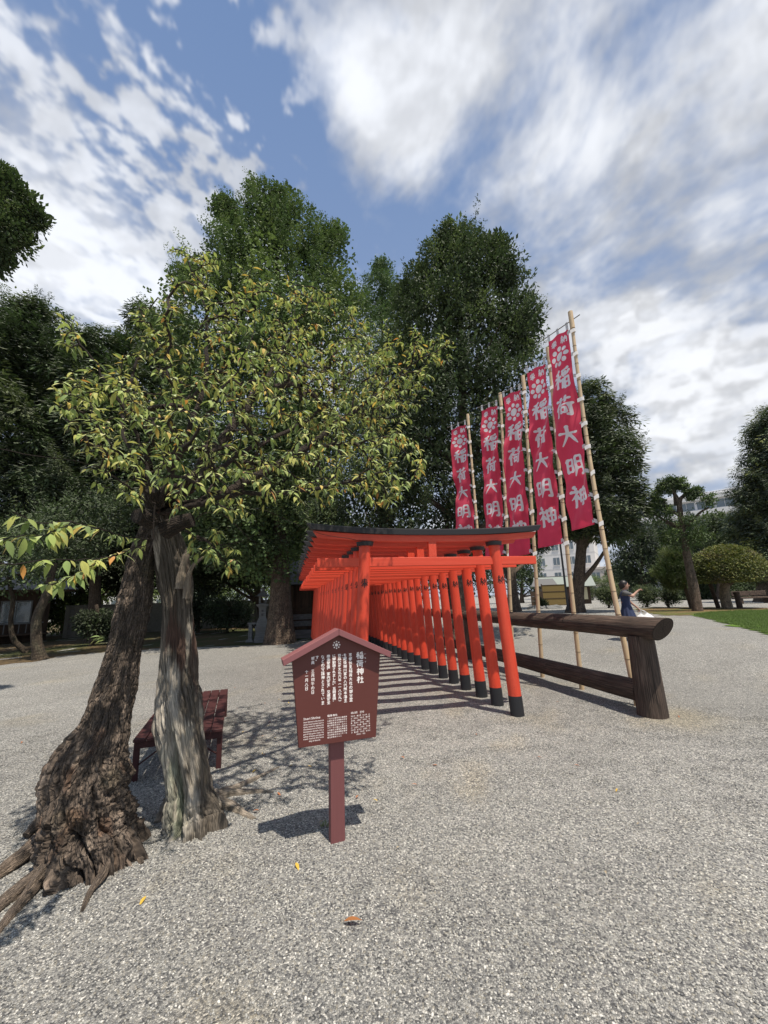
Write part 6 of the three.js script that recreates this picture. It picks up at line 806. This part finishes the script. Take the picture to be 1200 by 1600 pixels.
{ const b = gp(1123, 950), t = thing('support_pole', 'slanting wooden prop pole under the dome shaped tree', 'post', b.clone()); mk('pole', sweep([V(0, -.1, 0), V(-.35, 2.3, 0)], [.12, .09], 12, { uScale: 1, vScale: .7 }), logMat, t); mk('rope_binding', sweep([V(-.3, 1.95, 0), V(-.33, 2.15, 0)], [.115, .115], 12, {}), std([.22, .18, .12], .95), t); }
// rocks by the board fence
{ const r = rng(19); [[838, 952, .5], [855, 951, .42], [866, 951, .5]].forEach(([px, py, s], i) => { const g = new THREE.IcosahedronGeometry(1, 3), P = g.attributes.position; for (let k = 0; k < P.count; k++) { const v = V(P.getX(k), P.getY(k), P.getZ(k)), q = 1 + .3 * n3(v.x * 1.2 + i * 7, v.y * 1.2, v.z * 1.2) + .1 * n3(v.x * 4, v.y * 4 + i, v.z * 4); P.setXYZ(k, v.x * q * 1.3, v.y * q * .6, v.z * q); } g.computeVertexNormals(); const o = mk(numbered('garden_rock'), g, stoneMat, scene); o.position.copy(gp(px, py)); o.scale.setScalar(s); tag(o, ['rounded garden rock left of the low dark shrub', 'small garden rock between the two board fences', 'garden rock at the foot of the ochre board fence'][i], 'rock'); }); }

// ---------------------------------------------------------------- person with bags, standing behind the rail
function isoSurface(dist, min, max, cell) {   // marching cubes over a box, back to metres
  const size = V().subVectors(max, min), m = Math.max(size.x, size.y, size.z) / 2 * 1.04, res = Math.min(150, Math.ceil(2 * m / cell)), c = V().addVectors(min, max).multiplyScalar(.5);
  const mc = new MarchingCubes(res, new THREE.MeshBasicMaterial(), false, false, 400000); mc.isolation = 0;
  const half = res / 2; for (let z = 0; z < res; z++) for (let y = 0; y < res; y++) for (let x = 0; x < res; x++) mc.field[z * res * res + y * res + x] = -dist((x - half) / half * m + c.x, (y - half) / half * m + c.y, (z - half) / half * m + c.z);
  mc.update(); const n = mc.count, g = new THREE.BufferGeometry(), pos = new Float32Array(n * 3); for (let i = 0; i < n; i++) { pos[i * 3] = mc.positionArray[i * 3] * m + c.x; pos[i * 3 + 1] = mc.positionArray[i * 3 + 1] * m + c.y; pos[i * 3 + 2] = mc.positionArray[i * 3 + 2] * m + c.z; }
  g.setAttribute('position', new THREE.BufferAttribute(pos, 3)); const w = mergeVertices(g, 1e-4); w.computeVertexNormals(); return w;
}
const cap = (px, py, pz, [a, b, ra, rb]) => { const bx = b[0] - a[0], by = b[1] - a[1], bz = b[2] - a[2], x = px - a[0], y = py - a[1], z = pz - a[2], t = Math.max(0, Math.min(1, (x * bx + y * by + z * bz) / (bx * bx + by * by + bz * bz + 1e-9))); return Math.hypot(x - bx * t, y - by * t, z - bz * t) - lerp(ra, rb, t); };
const smin = (a, b, k) => { const h = Math.max(k - Math.abs(a - b), 0) / k; return Math.min(a, b) - h * h * k * .25; };
const field = (caps, k) => (x, y, z) => { let d = 9; for (const c of caps) d = smin(d, cap(x, y, z, c), k); return d; };
{
  const g0 = atD(976, 930, 13.4), b = V(g0.x, groundY(g0.x, g0.z), g0.z), t = thing('person', 'person in a dark blue pinafore dress with one arm raised, holding white bags', 'person', b.clone()); t.rotation.y = -.35;
  const skin = std([.42, .25, .18], .55), hair = std([.012, .010, .010], .45), navy = std([.022, .035, .085], .85), grey = std([.10, .105, .105], .9), shoe = std([.03, .03, .03], .6);
  // local +x is the way the person faces
  const hip = .80, body = [
    [[-.02, .82, 0], [-.01, 1.02, 0], .105, .095], [[-.01, 1.02, 0], [.0, 1.22, 0], .095, .105], [[0, 1.25, -.13], [0, 1.25, .13], .055, .055], [[0, 1.26, 0], [.02, 1.37, 0], .046, .042],
    [[-.02, .80, .075], [.02, .43, .08], .078, .052], [[.02, .43, .08], [-.02, .07, .08], .05, .034], [[-.02, .80, -.075], [.05, .43, -.08], .078, .052], [[.05, .43, -.08], [.04, .07, -.08], .05, .034], [[-.04, .035, .08], [.13, .025, .09], .035, .028], [[.02, .035, -.08], [.19, .025, -.09], .035, .028],
    [[0, 1.245, .155], [.15, 1.165, .20], .042, .034], [[.15, 1.165, .20], [.31, 1.30, .13], .034, .024],              // raised arm, held out in front
    [[0, 1.24, -.155], [.12, 1.02, -.19], .042, .034], [[.12, 1.02, -.19], [.30, .84, -.20], .034, .023]];           // lower arm toward the bags
  const parts = [isoSurface(field(body, .045), V(-.25, -.02, -.36), V(.55, 1.45, .36), .0115)];
  const head = (x, y, z) => { let d = Math.hypot((x - .035) / .093, (y - 1.465) / .118, (z) / .078); d = (d - 1) * .078; d = smin(d, cap(x, y, z, [[.07, 1.40, 0], [.085, 1.385, 0], .045, .03]), .03); d = smin(d, cap(x, y, z, [[.125, 1.475, 0], [.146, 1.448, 0], .010, .015]), .012); for (const s of [-1, 1]) { d = smin(d, cap(x, y, z, [[.03, 1.48, s * .078], [.03, 1.445, s * .078], .016, .011]), .008); d = Math.max(d, -(Math.hypot(x - .132, y - 1.476, z - s * .032) - .014)); } d = smin(d, cap(x, y, z, [[.122, 1.415, -.018], [.122, 1.415, .018], .010, .010]), .006); return d; };
  parts.push(isoSurface(head, V(-.09, 1.32, -.12), V(.19, 1.60, .12), .0045));
  const hand = (o, fw, up, curl) => { const F = V(...fw).normalize(), U = V(...up).normalize(), S = V().crossVectors(F, U).normalize(), O = V(...o), at = (f, u, s) => { const p = O.clone().addScaledVector(F, f).addScaledVector(U, u).addScaledVector(S, s); return [p.x, p.y, p.z]; }; const caps = [[at(0, 0, -.012), at(.06, 0, -.022), .016, .016], [at(0, 0, .012), at(.06, 0, .022), .016, .016]]; [[-.03, .068, .008], [-.01, .078, .0085], [.011, .073, .0085], [.031, .056, .0075]].forEach(([s, l, r]) => { const a = at(.06, 0, s), m = at(.06 + l * .5, -curl * .35 * l, s), e = at(.06 + l * (.95 - curl * .55), -curl * .95 * l, s); caps.push([a, m, r, r * .92], [m, e, r * .92, r * .75]); }); const a = at(.012, 0, -.026), m = at(.042, -.012, -.05), e = at(.07, -.022 - .02 * curl, -.052); caps.push([a, m, .011, .0095], [m, e, .0095, .008]); const P = caps.flatMap((c) => [c[0], c[1]]), mn = V(...[0, 1, 2].map((k) => Math.min(...P.map((p) => p[k])) - .02)), mx = V(...[0, 1, 2].map((k) => Math.max(...P.map((p) => p[k])) + .02)); return isoSurface(field(caps, .012), mn, mx, .0035); };
  parts.push(hand([.315, 1.304, .128], [.85, .5, -.3], [-.5, .85, 0], .7), hand([.305, .835, -.20], [.55, -.8, 0], [.8, .55, 0], 1.05));
  mk('body', mergeGeometries(parts), skin, t);
  const eye = std([.02, .015, .012], .3); const hg = isoSurface((x, y, z) => { let d = Math.hypot((x - .012) / .108, (y - 1.488) / .116, z / .094); d = (d - 1) * .094; d = smin(d, cap(x, y, z, [[-.075, 1.47, 0], [-.07, 1.36, 0], .045, .02]), .05); return Math.max(d, (x - .085) + (1.5 - y) * .75); }, V(-.15, 1.30, -.12), V(.16, 1.63, .12), .006); mk('hair', hg, hair, t);
  for (const s of [-1, 1]) { const e = new THREE.SphereGeometry(.0105, 10, 8); e.translate(.122, 1.476, s * .032); mk('eye', e, eye, t); }
  // clothes follow the body: short sleeved top, pinafore with a flared skirt, shoes
  const top = [[[-.01, 1.0, 0], [0, 1.22, 0], .106, .116], [[0, 1.25, -.135], [0, 1.25, .135], .066, .066], [[0, 1.245, .155], [.10, 1.218, .18], .053, .050], [[0, 1.24, -.155], [.07, 1.11, -.175], .053, .050]]; mk('grey_top', isoSurface(field(top, .04), V(-.2, .86, -.3), V(.24, 1.36, .3), .009), grey, t);
  const pin = new THREE.LatheGeometry([[.135, 1.17], [.128, 1.10], [.118, 1.0], [.128, .92], [.175, .74], [.215, .56], [.235, .44], [.228, .44], [.17, .72], [.11, .95]].map((p) => new THREE.Vector2(...p)), 64); { const P = pin.attributes.position; for (let i = 0; i < P.count; i++) { const y = P.getY(i), a = Math.atan2(P.getZ(i), P.getX(i)), k = 1 + .07 * sstep(.95, .5, y) * Math.sin(a * 11 + 1) + .02 * Math.sin(a * 5); P.setXYZ(i, P.getX(i) * k * .92 + (.02 * sstep(.9, .4, y)), y, P.getZ(i) * k * 1.08); } pin.computeVertexNormals(); } const dress = mk('pinafore_dress', pin, std([.022, .035, .085], .85, { side: THREE.DoubleSide }), t);
  for (const s of [-1, 1]) mk('strap', sweep(curve([V(.115, 1.15, s * .06), V(.10, 1.25, s * .075), V(.02, 1.318, s * .085), V(-.08, 1.27, s * .075), V(-.118, 1.15, s * .06)], 20), new Array(21).fill(.014), 8, {}), navy, dress);
  mk('shoe', isoSurface(field([[[-.05, .035, .08], [.14, .025, .09], .046, .036]], .01), V(-.12, -.03, 0), V(.2, .1, .16), .009), shoe, t); mk('shoe', isoSurface(field([[[.01, .035, -.08], [.20, .025, -.09], .046, .036]], .01), V(-.06, -.03, -.16), V(.26, .1, 0), .009), shoe, t);
  // two white carrier bags hanging from the lower hand
  const bagMat = new THREE.MeshPhysicalMaterial({ color: lin(.72, .74, .76), roughness: .95, transmission: .15, side: THREE.DoubleSide });
  [[.36, -.20, .15, 'white carrier bag hanging from the lowered hand', 3], [.50, -.13, .18, 'second, crumpled white carrier bag farther from the dress', 9]].forEach(([x, z, w, label, sd]) => { const p = V(x, .46, z).applyAxisAngle(V(0, 1, 0), t.rotation.y).add(b), o = thing('carrier_bag', label, 'bag', p); const g = new THREE.SphereGeometry(1, 40, 28), P = g.attributes.position; for (let i = 0; i < P.count; i++) { const v = V(P.getX(i), P.getY(i), P.getZ(i)), k = 1 + .22 * n3(v.x * 2 + sd, v.y * 2, v.z * 2) + .10 * n3(v.x * 6, v.y * 3 + sd, v.z * 6), pinch = lerp(1, .28, sstep(.25, 1, v.y)); P.setXYZ(i, v.x * w * k * pinch, v.y * .19 + .06, v.z * w * .8 * k * pinch); } g.computeVertexNormals(); mk('pouch', g, bagMat, o); const hp = V(.335, .79, -.20).applyAxisAngle(V(0, 1, 0), t.rotation.y).add(b).sub(p); mk('handle', sweep(curve([V(-.03, .20, 0), V(-.02, .27, .01).lerp(hp, .4), hp, V(.03, .27, -.01).lerp(hp, .4), V(.03, .20, 0)], 20), new Array(21).fill(.008), 6, {}), bagMat, o); });
}
scene.traverse((o) => { if (o.isMesh) { o.castShadow = true; o.receiveShadow = true; } });
renderer.render(scene, camera);
